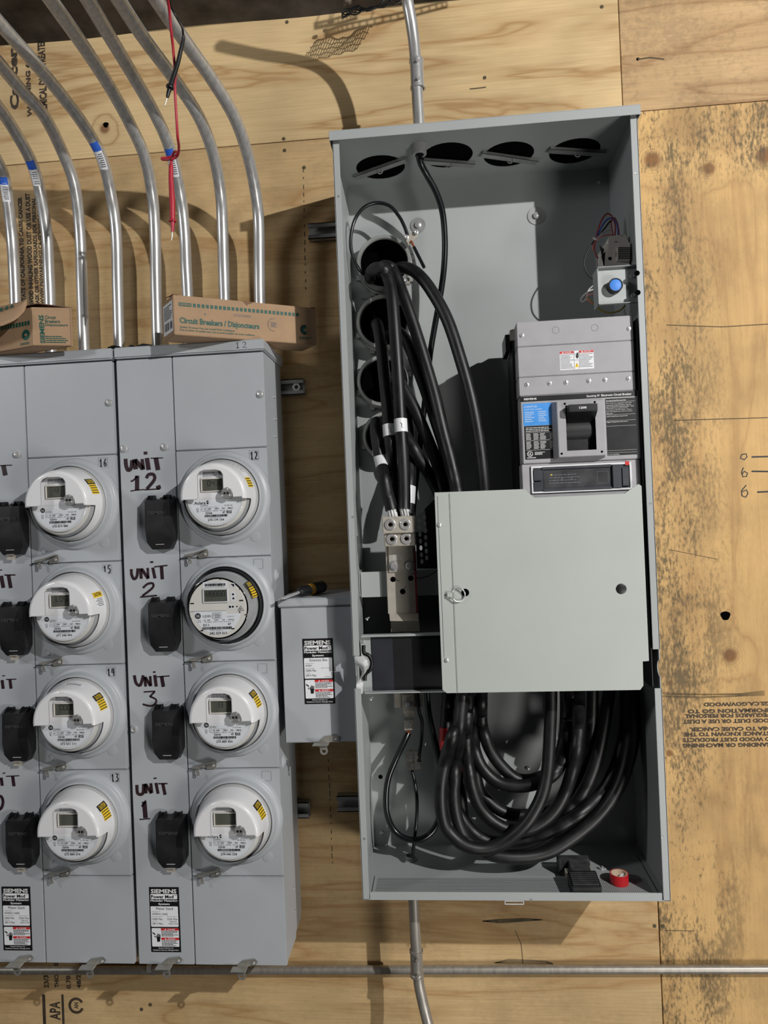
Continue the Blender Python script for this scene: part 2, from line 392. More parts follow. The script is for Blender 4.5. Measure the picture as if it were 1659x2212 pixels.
def solo(b, name, mt, label, cat, group=None, smooth=35, bevel=0.0):
    """a thing that is one mesh, its origin at its own base"""
    V = np.array(b.v); lo = V.min(0); hi = V.max(0)
    loc = ((lo[0]+hi[0])/2, (lo[1]+hi[1])/2, lo[2])
    b.v = [(p[0]-loc[0], p[1]-loc[1], p[2]-loc[2]) for p in b.v]
    o = b.build(name, mt, None, smooth, bevel); o.location = loc; _org[o.name] = tuple(map(float, loc))
    return tag(o, label, cat, group)
def screw(name, c, r, parent, mt='zinc', axis=(0,-1,0), h=None, slot=None):
    h = h or r*0.6; b = MB()
    b.lathe([(r,0),(r,h*0.35),(r*0.82,h*0.8),(r*0.45,h),(r*0.3,h*0.78),(0.0001,h*0.78)], c, axis, 18)
    return b.build(name, mt, parent)
SEG = {'0':'abcdef','1':'bc','2':'abged','3':'abgcd','4':'fgbc','5':'afgcd','6':'afgedc','7':'abc','8':'abcdefg','9':'abcfgd','L':'fed','O':'abcdef','S':'afgcd','E':'afged','-':'g',' ':''}
SL = {'a':((0,2),(1,2)),'b':((1,2),(1,1)),'c':((1,1),(1,0)),'d':((0,0),(1,0)),'e':((0,1),(0,0)),'f':((0,2),(0,1)),'g':((0,1),(1,1))}
def lcd_text(b, body, x0, z0, w, h, gap, fr, lw):
    for i, ch in enumerate(body):
        for sgm in SEG[ch]:
            p, q = SL[sgm]; k = 0.06
            P = (x0+i*(w+gap)+p[0]*w, z0+p[1]*h/2); Q = (x0+i*(w+gap)+q[0]*w, z0+q[1]*h/2)
            P2 = (P[0]+(Q[0]-P[0])*k, P[1]+(Q[1]-P[1])*k); Q2 = (Q[0]-(Q[0]-P[0])*k, Q[1]-(Q[1]-P[1])*k)
            b.stroke([P2, Q2], lw, fr)
HAND = {'1':[[(.2,.7),(.55,1),(.55,0)],[(.2,0),(.9,0)]],'2':[[(.1,.8),(.35,1),(.75,.9),(.7,.55),(.1,0),(.95,.02)]],'3':[[(.1,1),(.9,1),(.45,.58),(.85,.4),(.8,.1),(.4,0),(.1,.12)]],
        '4':[[(.3,1),(.1,.45),(.95,.5)],[(.75,1),(.75,0)]],'5':[[(.9,1),(.25,1),(.2,.58),(.7,.6),(.85,.3),(.6,0),(.1,.05)]],'6':[[(.75,1),(.25,.6),(.15,.2),(.5,0),(.85,.2),(.7,.48),(.25,.38)]],'0':[[(.5,1),(.15,.6),(.3,.1),(.6,0),(.9,.4),(.8,.85),(.5,1)]]}
def hand(b, body, x0, z0, w, h, gap, fr, lw):
    for i, ch in enumerate(body):
        for st in HAND[ch]: b.stroke([(x0+i*(w+gap)+u*w, z0+v*h) for u, v in st], lw, fr)
def barcode(b, x0, x1, z0, z1, fr, seed=1, n=34):
    rnd = random.Random(seed); x = x0; step = (x1-x0)/n
    for i in range(n):
        w = step*rnd.uniform(0.35, 0.8); b.add([fr(x,z0),fr(x+w,z0),fr(x+w,z1),fr(x,z1)], [(0,1,2,3)]); x += step
def textlines(b, x0, x1, z0, z1, n, fr, seed=1, fill=0.5):
    """rows of print too small to read in the photograph: word-length dashes"""
    rnd = random.Random(seed); dz = (z1-z0)/n
    for i in range(n):
        zb = z1-(i+1)*dz+dz*(1-fill)/2; x = x0; end = x1-(x1-x0)*rnd.choice([0,0.05,0.15,0.3])
        while x < end:
            w = min(rnd.uniform(0.05,0.14)*(x1-x0), end-x)
            b.add([fr(x,zb),fr(x+w,zb),fr(x+w,zb+dz*fill),fr(x,zb+dz*fill)], [(0,1,2,3)]); x += w+(x1-x0)*0.02
def rect(b, x0, x1, z0, z1, fr, r=0.0):
    if r <= 0: return b.add([fr(x0,z0),fr(x1,z0),fr(x1,z1),fr(x0,z1)], [(0,1,2,3)])
    p = []
    for cx, cz, a in ((x1-r,z0+r,-90),(x1-r,z1-r,0),(x0+r,z1-r,90),(x0+r,z0+r,180)):
        p += [fr(cx+r*math.cos(math.radians(a+k*30)), cz+r*math.sin(math.radians(a+k*30))) for k in range(4)]
    return b.add(p, [tuple(range(len(p)))])
def frame_rect(b, x0, x1, z0, z1, w, y0, y1):
    """a rectangular frame standing on the plane y1, w wide"""
    b.box(x0,x1,y0,y1,z0,z0+w); b.box(x0,x1,y0,y1,z1-w,z1); b.box(x0,x0+w,y0,y1,z0+w,z1-w); b.box(x1-w,x1,y0,y1,z0+w,z1-w)
def plate_holes(name, mt, parent, outer, holes, to3, thick):
    """sheet with round or shaped holes: outline and holes in 2-D, placed by to3(u, v, t)"""
    bm = bmesh.new(); loops = []
    for lp in [outer]+holes:
        vs = [bm.verts.new((p[0], p[1], 0)) for p in lp]
        loops.append([bm.edges.new((vs[i], vs[(i+1)%len(vs)])) for i in range(len(vs))])
    bmesh.ops.triangle_fill(bm, use_beauty=True, use_dissolve=False, edges=[e for l in loops for e in l])
    ext = bmesh.ops.extrude_face_region(bm, geom=list(bm.faces))
    top = {g for g in ext['geom'] if isinstance(g, bmesh.types.BMVert)}
    bm.verts.ensure_lookup_table()
    o0 = origin_of(parent)
    for v in bm.verts:
        p = to3(v.co.x, v.co.y, thick if v in top else 0.0); v.co = (p[0]-o0[0], p[1]-o0[1], p[2]-o0[2])
    bmesh.ops.recalc_face_normals(bm, faces=bm.faces)
    me = bpy.data.meshes.new(name); bm.to_mesh(me); bm.free(); me.materials.append(M[mt])
    o = bpy.data.objects.new(name, me); S.collection.objects.link(o); o.parent = parent; _org[o.name] = o0; return o
def circ(cx, cy, r, n=28): return [(cx+r*math.cos(2*math.pi*i/n), cy+r*math.sin(2*math.pi*i/n)) for i in range(n)]

# ================================================================== THE SETTING
WALL = 0.29
wall = MB().box(-2.2, 2.2, WALL+0.02, WALL+0.05, -1.4, 2.6).build('wall_back', 'void', None, 0); wall['kind'] = 'structure'
SEAM = 1.8445
M['ply_ul'] = wood('plywood_upper_left', (212,184,138), (180,144,98), False, 0, None, [(float(at(226,278,0.29)[0]), float(at(226,278,0.29)[2]), 0.014)], 3.1, 0.55)
M['ply_ur'] = wood('plywood_upper_right', (192,160,118), (164,130,92), False, 0.25, (0.7, 1.4), (), 8.4, 0.4)
M['ply_ll'] = wood('plywood_lower_left', (202,172,126), (180,144,98), False, 0.12, (0.3, 1.4), (), 5.7, 0.45)
M['ply_lr'] = wood('plywood_lower_right', (208,170,114), (188,150,100), True, 0.85, (0.80, 0.98), [(float(at(x,y,0.29)[0]), float(at(x,y,0.29)[2]), r) for x, y, r in ((1409,345,0.021),(1531,364,0.016),(1652,336,0.021),(1577,1416,0.018),(1447,1476,0.008),(1446,1627,0.009))], 1.3, 0.4)
def sheet(x0, x1, z0, z1, mt): return MB().box(x0, x1, WALL, WALL+0.018, z0, z1).build('plywood_sheet', mt, wall, 0, 0.0008)
sheet(-2.0, 0.7075, SEAM+0.001, 2.5, 'ply_ul'); sheet(0.7095, 2.0, SEAM+0.001, 2.5, 'ply_ur')
sheet(-2.0, 0.7105, -1.4, SEAM-0.001, 'ply_ll'); sheet(0.713, 2.0, -1.4, SEAM-0.001, 'ply_lr')
ceil = MB()
CZ = 2.173
ceil.grid(lambda u, v: (-1.8+3.6*u, -0.75+(WALL+0.75)*v, CZ+0.004*math.sin(37*u+3*v)*math.sin(23*v)), 60, 16)
ceil.box(-1.8, 1.8, -0.75, WALL+0.02, CZ+0.01, CZ+0.12)
ceil = ceil.build('ceiling', 'ceiling', None, 60); ceil['kind'] = 'structure'
def wall_print(name, mt, parent=wall): return (MB(), lambda b: b.build(name, mt, parent, 0))
wf = plane_y(WALL-0.0006)
# rubber-stamped lettering on the plywood, some of it on its side or upside down
def turned_text(b, s, cx, cz, length, height, deg, bold=0.045):
    a = math.radians(deg); ca, sa = math.cos(a), math.sin(a)
    b.text(s, -length/2, length/2, -height/2, height/2, lambda u, v: (cx+u*ca-v*sa, WALL-0.0006, cz+u*sa+v*ca), bold)
b = MB()
for s, px, py, L_, H_ in (('DRILLING SAWING SANDING OR', 22, 545, 0.30, 0.011), ('STATE OF CALIFORNIA TO CAUSE CANCER', 47, 540, 0.29, 0.012), ('AVOID INHALING WOOD DUST OR USE A DUST', 64, 540, 0.31, 0.014), ('MASK OR OTHER SAFEGUARDS FOR PERSONAL', 77, 545, 0.30, 0.012), ('WWW.P65WARNINGS.CA.GOV/WOOD', 88, 555, 0.26, 0.012)):
    p = at(px, py, WALL); turned_text(b, s, p[0], p[2], L_, H_, 90)
p = at(32, 170, WALL); turned_text(b, 'Cancer', p[0]-0.003, p[2], 0.17, 0.026, 90); p = at(62, 190, WALL); turned_text(b, 'WARNING 65', p[0], p[2], 0.16, 0.014, 90)
p = at(92, 170, WALL); turned_text(b, 'CHEMICAL DUST TREATED', p[0], p[2], 0.22, 0.022, 90)
b.build('stamped_lettering', 'stamp_ink', wall, 0)
b = MB()
for s, y, x0, x1 in (('WWW.P65WARNINGS.CA.GOV/WOOD',1523,1530,1800), ('FOR MORE INFORMATION GO TO',1538,1495,1760), ('MASK OR OTHER SAFEGUARDS FOR PERSONAL',1548,1490,1790), ('AVOID INHALING WOOD DUST OR USE A DUST',1560,1486,1790), ('STATE OF CALIFORNIA TO CAUSE CANCER.',1577,1500,1790), ('WHICH IS A SUBSTANCE KNOWN TO THE',1588,1487,1770), ('CAN EXPOSE YOU TO WOOD DUST PRODUCTS',1600,1486,1790), ('DRILLING SAWING SANDING OR MACHINING',1612,1486,1790)):
    p = at((x0+x1)/2, y, WALL); turned_text(b, s, p[0], p[2]+0.004, (x1-x0)/0.83/1000, 0.0105, 180)
b.build('stamped_lettering', 'stamp_ink', wall, 0)
b = MB()                                                            # grade stamp low on the left
for s, px, py, L_, H_ in (('APA', 119, 2183, 0.050, 0.030), ('23/32', 100, 2116, 0.046, 0.014), ('THICKNESS', 122, 2105, 0.070, 0.012), ('0.703', 148, 2118, 0.044, 0.013), ('48/24', 170, 2116, 0.046, 0.013)):
    p = at(px, py, WALL); turned_text(b, s, p[0], p[2], L_, H_, 90, 0.03)
p = at(97, 2180, WALL); b.box(p[0]-0.006, p[0]+0.002, WALL-0.0008, WALL, p[2]-0.04, p[2]+0.04)
p = at(137, 2180, WALL); b.box(p[0]-0.004, p[0]+0.002, WALL-0.0008, WALL, p[2]-0.04, p[2]+0.04)
p = at(165, 2172, WALL); b.lathe([(0.022,0),(0.015,0)], (p[0], WALL-0.0007, p[2]), n=24, a0=0.5, a1=5.9); turned_text(b, 'AN', p[0], p[2], 0.017, 0.012, 90, 0.03)
b.build('grade_stamp', 'stamp_ink', wall, 0)
b = MB()                                                            # felt-pen reading marks on the right-hand sheet
f0 = pxplane(WALL-0.0008)
for st, w in (([(1602,982),(1600,990),(1608,993),(1614,987),(1612,980),(1602,982)], 2.2), ([(1624,987),(1700,985)], 3.2),
              ([(1606,1010),(1602,1020),(1605,1030),(1613,1029),(1615,1022),(1608,1018),(1603,1024)], 2.2), ([(1624,1018),(1700,1019)], 3.2),
              ([(1612,1048),(1602,1060),(1603,1071),(1611,1074),(1616,1066),(1613,1058),(1604,1062)], 2.2), ([(1636,1063),(1700,1060)], 3.2)):
    b.stroke(st, w, f0)
b.build('felt_pen_marks', 'black_ink', wall, 0)
b = MB()                                                            # pencil scribble, saw scores and nail stains
rnd = random.Random(3)
for k in range(6): b.stroke([(1425+rnd.uniform(0,20),1496+k*2.2),(1520,1499+k*1.8+rnd.uniform(-2,2)),(1600,1498+k*1.2),(1652,1492+k*2.0)], 0.7, f0)
for k in range(5): b.stroke([(1042,1990),(1080,1986+k*2),(1130,1984+k*1.6),(1172,1987)], 1.2, f0)
for k in range(4): b.stroke([(1068,2080),(1100,2072+k*3),(1180,2076+k*2),(1195,2082)], 1.1, f0)
b.stroke([(1113,2010),(1126,2040),(1130,2082)], 1.2, f0)
b.stroke([(1436,2010),(1500,2011)], 1.2, f0); b.stroke([(1445,1187),(1550,1208)], 0.9, f0); b.stroke([(1455,908),(1560,905),(1659,902)], 1.6, f0); b.stroke([(1440,702),(1560,706),(1659,700)], 1.6, f0)
b.stroke([(1378,128),(1405,124),(1435,128)], 3, f0); b.stroke([(1015,192),(1035,190),(1050,188)], 2.2, f0)
for k in range(16): y = 365+k*17; b.stroke([(655+k*0.3+rnd.uniform(-1,1),y),(655.5+k*0.3,y+rnd.uniform(3,11))], 1.6, f0)
for k in range(14): y = 1640+k*17; b.stroke([(709+k*0.7+rnd.uniform(-1,1),y),(709.5+k*0.7,y+rnd.uniform(3,12))], 1.6, f0)
b.build('pencil_marks', 'pencil', wall, 0)
for px, py in ((1047,168),(620,48),(613,300),(615,325),(657,362),(325,2170),(306,2180),(1414,2000),(1432,2000),(1300,15)):
    p = at(px, py, WALL); MB().lathe([(0.0045,0),(0.0045,0.0012),(0.0001,0.0016)], (p[0],WALL,p[2]), n=12).build('nail_head', 'pencil', wall)
for q, r in (((1567,1330),0.0115),((1378,128),0.004),((229,270),0.0075)):
    p = at(*q, WALL)
    MB().add([(p[0]+r*math.cos(t)*(1+.15*math.sin(3*t)), WALL-0.0007, p[2]+r*math.sin(t)*(1.05+.1*math.cos(2*t))) for t in [i*0.35 for i in range(18)]], [tuple(range(18))]).build('knot_hole', 'void', wall, 0)
b = MB(); p = at(1540, 470, WALL); b.text('TRIM', p[0]-0.012, p[0]+0.02, p[2]-0.004, p[2]+0.004, wf); b.v = []; b.f = []

# expanded metal lath hanging below the ceiling edge, with crumbs of old plaster
lath = thing('metal_lath', 'torn strip of expanded metal lath hanging from the ceiling beside the single conduit', 'metal lath', (0.07, 0.2, CZ-0.06))
def lathpt(u, v): return at(738+128*u, 38-34*u-16*(1-v)*(0.6+0.4*math.sin(9*u)), 0.19-0.05*v)
b = MB()
for j in range(5):
    b.tube([lathpt(i/14, j/4)+np.array([0,0,0.003*math.sin(i*2+j)]) for i in range(15)], 0.0016 if j else 0.0026, 5)
for i in range(22):
    for j in range(4):
        u = (i+(j % 2)*0.5)/22; b.tube([lathpt(u, j/4), lathpt(min(1,u+0.5/22), (j+1)/4)], 0.0012, 4)
b.build('mesh_strands', 'black_plastic', lath)
KEY = np.array([2.2, -2.3, 2.13])
def ladder(pts, wdt):
    # a torn ribbon of the lath farther out under the ceiling: two rails with rungs
    W = [KEY+(at(x, y, WALL)-KEY)*((-0.05-KEY[1])/(WALL-KEY[1])) for x, y in pts]; W = smooth_path(W, 14); up = np.array([0,0,wdt])
    b = MB(); b.tube(W, .0034, 6); b.tube([q+up for q in W], .0030, 6)
    for k in range(0, len(W), 2): b.tube([W[k], W[k]+up], .0016, 5)
    for k in (2, len(W)//2, len(W)-3): b.tube([W[k]+up, (W[k][0]+.004, W[k][1]+.01, CZ+.004)], .0012, 5)
    return b.build('lath_ribbon', 'black_plastic', lath)
ladder([(703,80),(750,65),(860,42),(965,15)], .0135); ladder([(680,62),(715,55),(770,40)], .0130)
b = MB()
for k in range(5):
    c = at(738+rnd.uniform(0,22), rnd.uniform(0,14), 0.17+rnd.uniform(0,0.06)); r = rnd.uniform(0.004,0.008)
    b.lathe([(0.0001,-r*.7),(r*.8,-r*.3),(r,r*.1),(r*.5,r*.6),(0.0001,r*.8)], c, (rnd.uniform(-1,1),-1,rnd.uniform(-1,1)), 5)
b.build('plaster_crumbs', 'plaster', lath, 0)

# ================================================================== CONDUITS
YS = [0.18,0.175,0.15,0.09,0.01,-0.08,-0.17,-0.27]
def conduit_y(py):                                                  # how far a bent pipe has come off the wall at that height
    xs = [17,97,169,253,338,422,485,650]; ys = YS[::-1]
    if py <= 17: return -0.27-(17-py)*0.0012
    return float(np.interp(py, xs, ys))
CPX = [
 [(34,760),(33,656),(30,580),(25,506),(13,405),(0,359),(-35,300),(-100,220),(-175,140)],
 [(110,760),(108,656),(105,580),(101,506),(86,413),(68,350),(34,287),(0,236),(-60,160),(-130,80)],
 [(182,757),(181,738),(177,620),(173,506),(162,405),(139,338),(97,253),(42,190),(0,139),(-60,70),(-130,-20)],
 [(258,757),(257,734),(254,620),(251,506),(240,422),(219,338),(181,270),(127,198),(63,122),(0,51),(-60,-20),(-120,-90)],
 [(341,757),(340,734),(337,620),(335,506),(329,422),(312,338),(278,262),(236,186),(181,101),(110,0),(50,-80),(0,-150)],
 [(408,757),(405,637),(402,580),(399,506),(390,422),(368,325),(338,253),(291,169),(240,84),(190,0),(140,-80),(95,-150)],
 [(488,757),(485,643),(483,580),(481,506),(477,422),(462,338),(430,253),(375,169),(312,84),(257,0),(205,-80),(160,-150)],
 [(565,757),(561,650),(560,580),(559,485),(553,422),(536,338),(506,253),(456,169),(405,97),(350,17),(300,-60),(245,-140)]]
ORD = ['leftmost of the eight bent grey conduits, cut off by the picture edge', 'second bent conduit from the left, with a blue and white sticker, behind the open carton',
 'third bent conduit from the left, standing free between the two cartons', 'fourth bent conduit from the left, blue and white sticker on its bend',
 'fifth bent conduit from the left, just left of the long carton', 'sixth bent conduit from the left, with the red test lead hanging over its sticker',
 'seventh bent conduit from the left, rising from behind the middle of the long carton', 'rightmost of the eight bent conduits, nearest the tall open enclosure']
STK = {0: (378,436,0.55), 1: (343,400,0.30), 3: (302,362,0.45), 5: (316,378,0.45)}
for i, pts in enumerate(CPX):
    P = pxpath([(x, y, conduit_y(y)) for x, y in pts], 6)
    P[0][2] = 1.2685
    root = thing('bent_conduit', ('%s' % ORD[i]), 'conduit', P[0], 'bent metal conduits above the meter stacks')
    MB().tube(P, 0.0138, 20).build('pipe', 'emt', root, 60)
    if i in (2,3,4,6,7): MB().tube([P[0]+np.array([0,0,0.0]), P[0]+np.array([0,0,0.014])], 0.021, 6).build('locknut', 'black_plastic', root)
    if i in STK:
        y0, y1, ph = STK[i]
        Q = [p for p in P]
        def proj_py(p): q = MW @ (p-CAM); return CY+FOC*q[1]/q[2]
        ys = np.array([proj_py(p) for p in Q])
        def on(v):                                                  # point and tangent of the pipe at picture height v
            k = int(np.argmin(abs(ys-v))); k = min(max(k,1), len(Q)-2)
            a, c = (k, k+1) if (ys[k]-v)*(ys[k+1]-v) <= 0 else (k-1, k)
            t = (v-ys[a])/(ys[c]-ys[a]+1e-9); return Q[a]+(Q[c]-Q[a])*t, (Q[k+1]-Q[k-1])/np.linalg.norm(Q[k+1]-Q[k-1])
        def patch(va, vb, tha, thb, rr):
            def fn(u, w):
                c, t = on(va+(vb-va)*w); vw = CAM-c; vw /= np.linalg.norm(vw)
                sd = np.cross(t, vw); sd /= np.linalg.norm(sd); fw = np.cross(sd, t); th = tha+(thb-tha)*u
                return c+rr*(math.sin(th)*sd+math.cos(th)*fw)
            return fn
        sgn = -1
        def band(va, vb, tha, thb, rr, name, mt, par): return MB().grid(patch(va, vb, tha, thb, rr), 6, 6).build(name, mt, par, 60)
        L_ = y1-y0
        st = band(y0, y1, -0.75*sgn-0.3, 0.75*sgn-0.3, 0.0141, 'sticker', 'white_label', root)
        band(y0, y0+0.33*L_, -0.75*sgn-0.3, 0.75*sgn-0.3, 0.0143, 'blue_panel', 'blue_ink', st)
        bb = MB()
        for k in range(7):
            v0 = y0+(0.42+0.075*k)*L_; bb.grid(patch(v0, v0+0.035*L_, -0.55*sgn-0.3, (0.1+0.35*rnd.random())*sgn-0.3, 0.01435), 3, 1)
        bb.build('print', 'grey_ink', st, 0)
# short black fittings on the stack top between the pipes
for px0, px1, lab in ((243,285,'low black conduit bushing on the stack top at the foot of the fourth bent conduit'),(288,305,'small black clip standing on the stack top between two conduits'),(305,352,'low black conduit bushing on the stack top left of the long carton')):
    a = at(px0, 738, 0.15)[0]; c = at(px1, 738, 0.15)[0]; z = 1.2685
    b = MB().prism([(a,z),(c,z),(c-0.012,z+0.012),(a+0.7*(c-a),z+0.016),(a+0.3*(c-a),z+0.02),(a,z+0.016)], 0.118, 0.150)
    solo(b, 'conduit_bushing', 'black_plastic', lab, 'conduit fitting', None, 30, 0.002)

# single conduit into the enclosure top
def coupling(root, c, up, r, length, mt='zinc'):
    c = np.array(c, float); up = np.array(up, float); up /= np.linalg.norm(up)
    cp = MB().lathe([(r,0),(r+0.0035,0.001),(r+0.0035,0.006),(r+0.0018,0.008),(r+0.0018,length-0.008),(r+0.0035,length-0.006),(r+0.0035,length-0.001),(r,length)], c-up*length/2, up, 28).build('coupling', mt, root)
    for k in (-0.3, 0.3):
        q = c+up*length*k; MB().cyl(q+np.array([0.002,-r,0]), (0.1,-1,0), 0.0036, 0.008, 12).build('set_screw', mt, cp)
P = pxpath([(905,262,0.078),(902,215,0.078),(900,160,0.077),(897,120,0.075),(893,80,0.070),(887,40,0.061),(880,0,0.047),(873,-60,0.01),(864,-130,-0.05),(856,-220,-0.13),(848,-340,-0.22)], 6)
P[0][2] = 1.694
root = thing('entry_conduit', 'single conduit with a coupling rising from the top of the tall open enclosure', 'conduit', P[0])
MB().tube(P, 0.0135, 22).build('pipe', 'emt', root, 60)
coupling(root, at(901,161,0.077), P[8]-P[4], 0.0137, 0.068, 'emt')
P = pxpath([(893,1935,0.15),(895,1975,0.15),(897,2020,0.15),(900,2062,0.15),(902,2095,0.152),(905,2125,0.15),(911,2155,0.142),(918,2185,0.13),(928,2225,0.11),(940,2270,0.08)], 6)
P[0][2] = -0.004
root = thing('lower_conduit', 'bent conduit with a coupling dropping below the tall open enclosure', 'conduit', P[0])
MB().tube(P, 0.0128, 22).build('pipe', 'emt_dull', root, 60)
coupling(root, at(900,2080,0.151), (0.01,0,1), 0.013, 0.064, 'emt_dull')
A = at(-300, 2097, 0.272); B = at(1960, 2093, 0.272)
root = thing('cross_conduit', 'long horizontal conduit running along the wall below both cabinets', 'conduit', (A[0],A[1],A[2]))
MB().tube([A, A+(B-A)*.33, A+(B-A)*.66, B], 0.0105, 20).build('pipe', 'emt_dull', root, 60)
p = at(321, 2096, 0.262); q = at(321, 2108, 0.285)
root = thing('conduit_strap', 'small one-hole strap holding the horizontal conduit under the right meter stack', 'strap', (p[0],0.28,p[2]-0.02))
b = MB().lathe([(0.0108,-0.006),(0.0122,-0.006),(0.0122,0.006),(0.0108,0.006)], (p[0],0.272,p[2]), (1,0,0), 20, -0.4, 3.6)
b.box(p[0]-0.007,p[0]+0.007,WALL-0.003,WALL-0.001,p[2]-0.03,p[2]-0.008); b.build('band', 'zinc', root)
MB().lathe([(0.0045,0),(0.003,0.003),(0.0001,0.003)], (p[0],WALL-0.003,p[2]-0.021), n=14).build('screw', 'black_plastic', root)

# ------------------------------------------------------------------ strut channels
def strut(x0, x1, zc, label, nut=None):
    root = thing('strut_channel', label, 'strut channel', ((x0+x1)/2, WALL, zc-0.02), 'metal strut channels behind the cabinets')
    h, d, t = 0.0205, 0.022, 0.0022; y1 = WALL-0.0002; y0 = y1-d
    b = MB()
    b.box(x0,x1,y1-t,y1,zc-h,zc+h); b.box(x0,x1,y0,y1,zc+h-t,zc+h); b.box(x0,x1,y0,y1,zc-h,zc-h+t)
    b.box(x0,x1,y0,y0+t,zc+h-0.009,zc+h); b.box(x0,x1,y0,y0+t,zc-h,zc-h+0.009)
    b.box(x0,x1,y0,y0+0.006,zc+h-0.011,zc+h-0.009); b.box(x0,x1,y0,y0+0.006,zc-h+0.009,zc-h+0.011)
    b.build('channel', 'strut_zinc', root, 20)
    if nut:
        MB().lathe([(0.011,0),(0.011,0.004),(0.006,0.004),(0.006,-0.002)], (nut,y0+0.009,zc), n=6).build('channel_nut', 'zinc', root, 20)
strut(-0.110, 0.5, 1.593, 'strut channel behind the tall enclosure, level with its upper conduit openings')
strut(-0.9, -0.138, 1.190, 'strut channel with a nut behind the top of the right meter stack', -0.158)
z = (at(655,1733,.27)[2]+at(655,1767,.27)[2])/2; strut(-0.9, at(667,1750,.27)[0], z, 'strut channel end sticking out beside the bottom of the right meter stack')
z = (at(750,1720,.27)[2]+at(750,1752,.27)[2])/2; strut(at(728,1735,.27)[0], 0.5, z, 'strut channel end sticking out left of the lower part of the tall enclosure')

# ================================================================== METER STACKS
YP = 0.0747                                     # front plane of the stack covers
ZB, ZT = -0.196, 1.2405
CELL = [1.0165, 0.762, 0.517, 0.266, 0.0133]    # edges of the four meter covers
def product_label(parent, x0, x1, z0, z1, y, title, lines, right=()):
    w, h = x1-x0, z1-z0
    lab = MB().box(x0, x1, y-0.0006, y, z0, z1).build('label', 'black_label', parent, 0)
    def fr(d): return lambda u, v: (x0+u*w, y-0.0006-d, z0+v*h)
    a = fr(0.0003); c = fr(0.0006)
    b = MB(); rect(b, .04,.94,.815,.895,a,.02); rect(b, .03,.95,.39,.705,a,.02); rect(b, .04,.95,.085,.37,a,.02); b.build('white_panel', 'white_label', lab, 0)
    b = MB(); rect(b, .355,.95,.335,.37,c); rect(b, .355,.95,.19,.225,c); b.build('red_band', 'red_ink', lab, 0)
    b = MB(); b.text('SIEMENS', .06,.92,.905,.97,a,.03); b.text('Modular Metering', .04,.95,.768,.808,a,.03); b.text('System', .3,.68,.718,.757,a,.03)
    b.text('Siemens Industry, Inc.', .25,.76,.05,.072,a,.015); b.text('Peachtree Corners, Georgia U.S.A.', .07,.93,.018,.042,a,.015)
    d = fr(0.0009); b.text('DANGER', .58,.83,.342,.362,d,.02); b.text('PELIGRO', .58,.83,.197,.217,d,.02)
    for v in (.342,.197): b.add([d(.47,v),d(.54,v),d(.505,v+.022)], [(0,1,2)])
    b.build('lettering', 'white_ink', lab, 0)
    b = MB(); b.text('Power Mod', .06,.82,.828,.88,c,.03); b.text('TM', .84,.92,.868,.882,c); b.text(title, .22,.80,.652,.692,c)
    for i, (s, u0, u1, v0, v1) in enumerate(lines): b.text(s, u0, u1, v0, v1, c)
    textlines(b, .37,.93,.24,.33,5,c,3); textlines(b, .37,.93,.092,.185,5,c,4)
    b.stroke([(.07,.30),(.16,.272),(.13,.245),(.17,.23)], .022, c)                      # shock symbol: bolt and hand
    for k, (u, t) in enumerate(((.21,.262),(.245,.285),(.28,.282),(.315,.272))): b.stroke([(u,.235),(u+.004*k-.006,t)], .026, c)
    b.add([c(.185,.25),c(.2,.235),c(.335,.235),c(.32,.205),c(.31,.16),c(.215,.16),c(.21,.20)], [(0,1,2,3,4,5,6)])
    b.build('lettering', 'black_ink', lab, 0)
    return lab
def latch(parent, x, z, y, big=True):
    if big:
        plate = [(-.043,-.009),(-.0253,.0055),(.0033,.0099),(.0082,.0065),(.0088,.0022),(.0033,-.0044),(-.0165,-.0088)]
        blade = [(-.052,-.0105),(-.015,-.0105),(-.0165,-.0085),(-.0505,-.0085)]; ring = (-.026,-.0245); neck = [(-.038,-.0115),(-.020,-.0115),(-.0172,-.022),(-.034,-.022)]; ro = .0092
    else:
        plate = [(-.0185,-.0023),(.002,.0108),(.0072,.0095),(.0092,.0023),(.0062,-.0069),(-.0154,-.010)]
        blade = [(-.047,-.0018),(-.029,-.0030),(-.019,.0036),(.0077,.0115),(.004,.0125),(-.022,.0052),(-.046,.0002)]; ring = (-.0335,-.0165); neck = [(-.038,-.0025),(-.033,-.0025),(-.0300,-.0155),(-.0370,-.0155)]; ro = .0042
    la = MB().prism([(x+u, z+v) for u, v in plate], y-.0035, y-.0022).build('latch', 'latch_steel', parent, 30, 0.0005)
    MB().prism([(x+u, z+v) for u, v in blade], y-(.022 if big else .017), y-.002).build('blade', 'latch_steel', la, 30)
    b = MB().prism([(x+u, z+v) for u, v in neck], y-.0135, y-.0122); b.lathe([(ro*.48,0),(ro,0),(ro,.0012),(ro*.48,.0012)], (x+ring[0], y-.0122, z+ring[1]), n=20)
    b.build('padlock_tongue', 'latch_steel', la, 30)
    MB().lathe([(.0035,0),(.003,.0018),(.0012,.0022),(.0001,.0014)], (x, y-.0035, z), n=14).build('rivet', 'zinc', la)
    return la
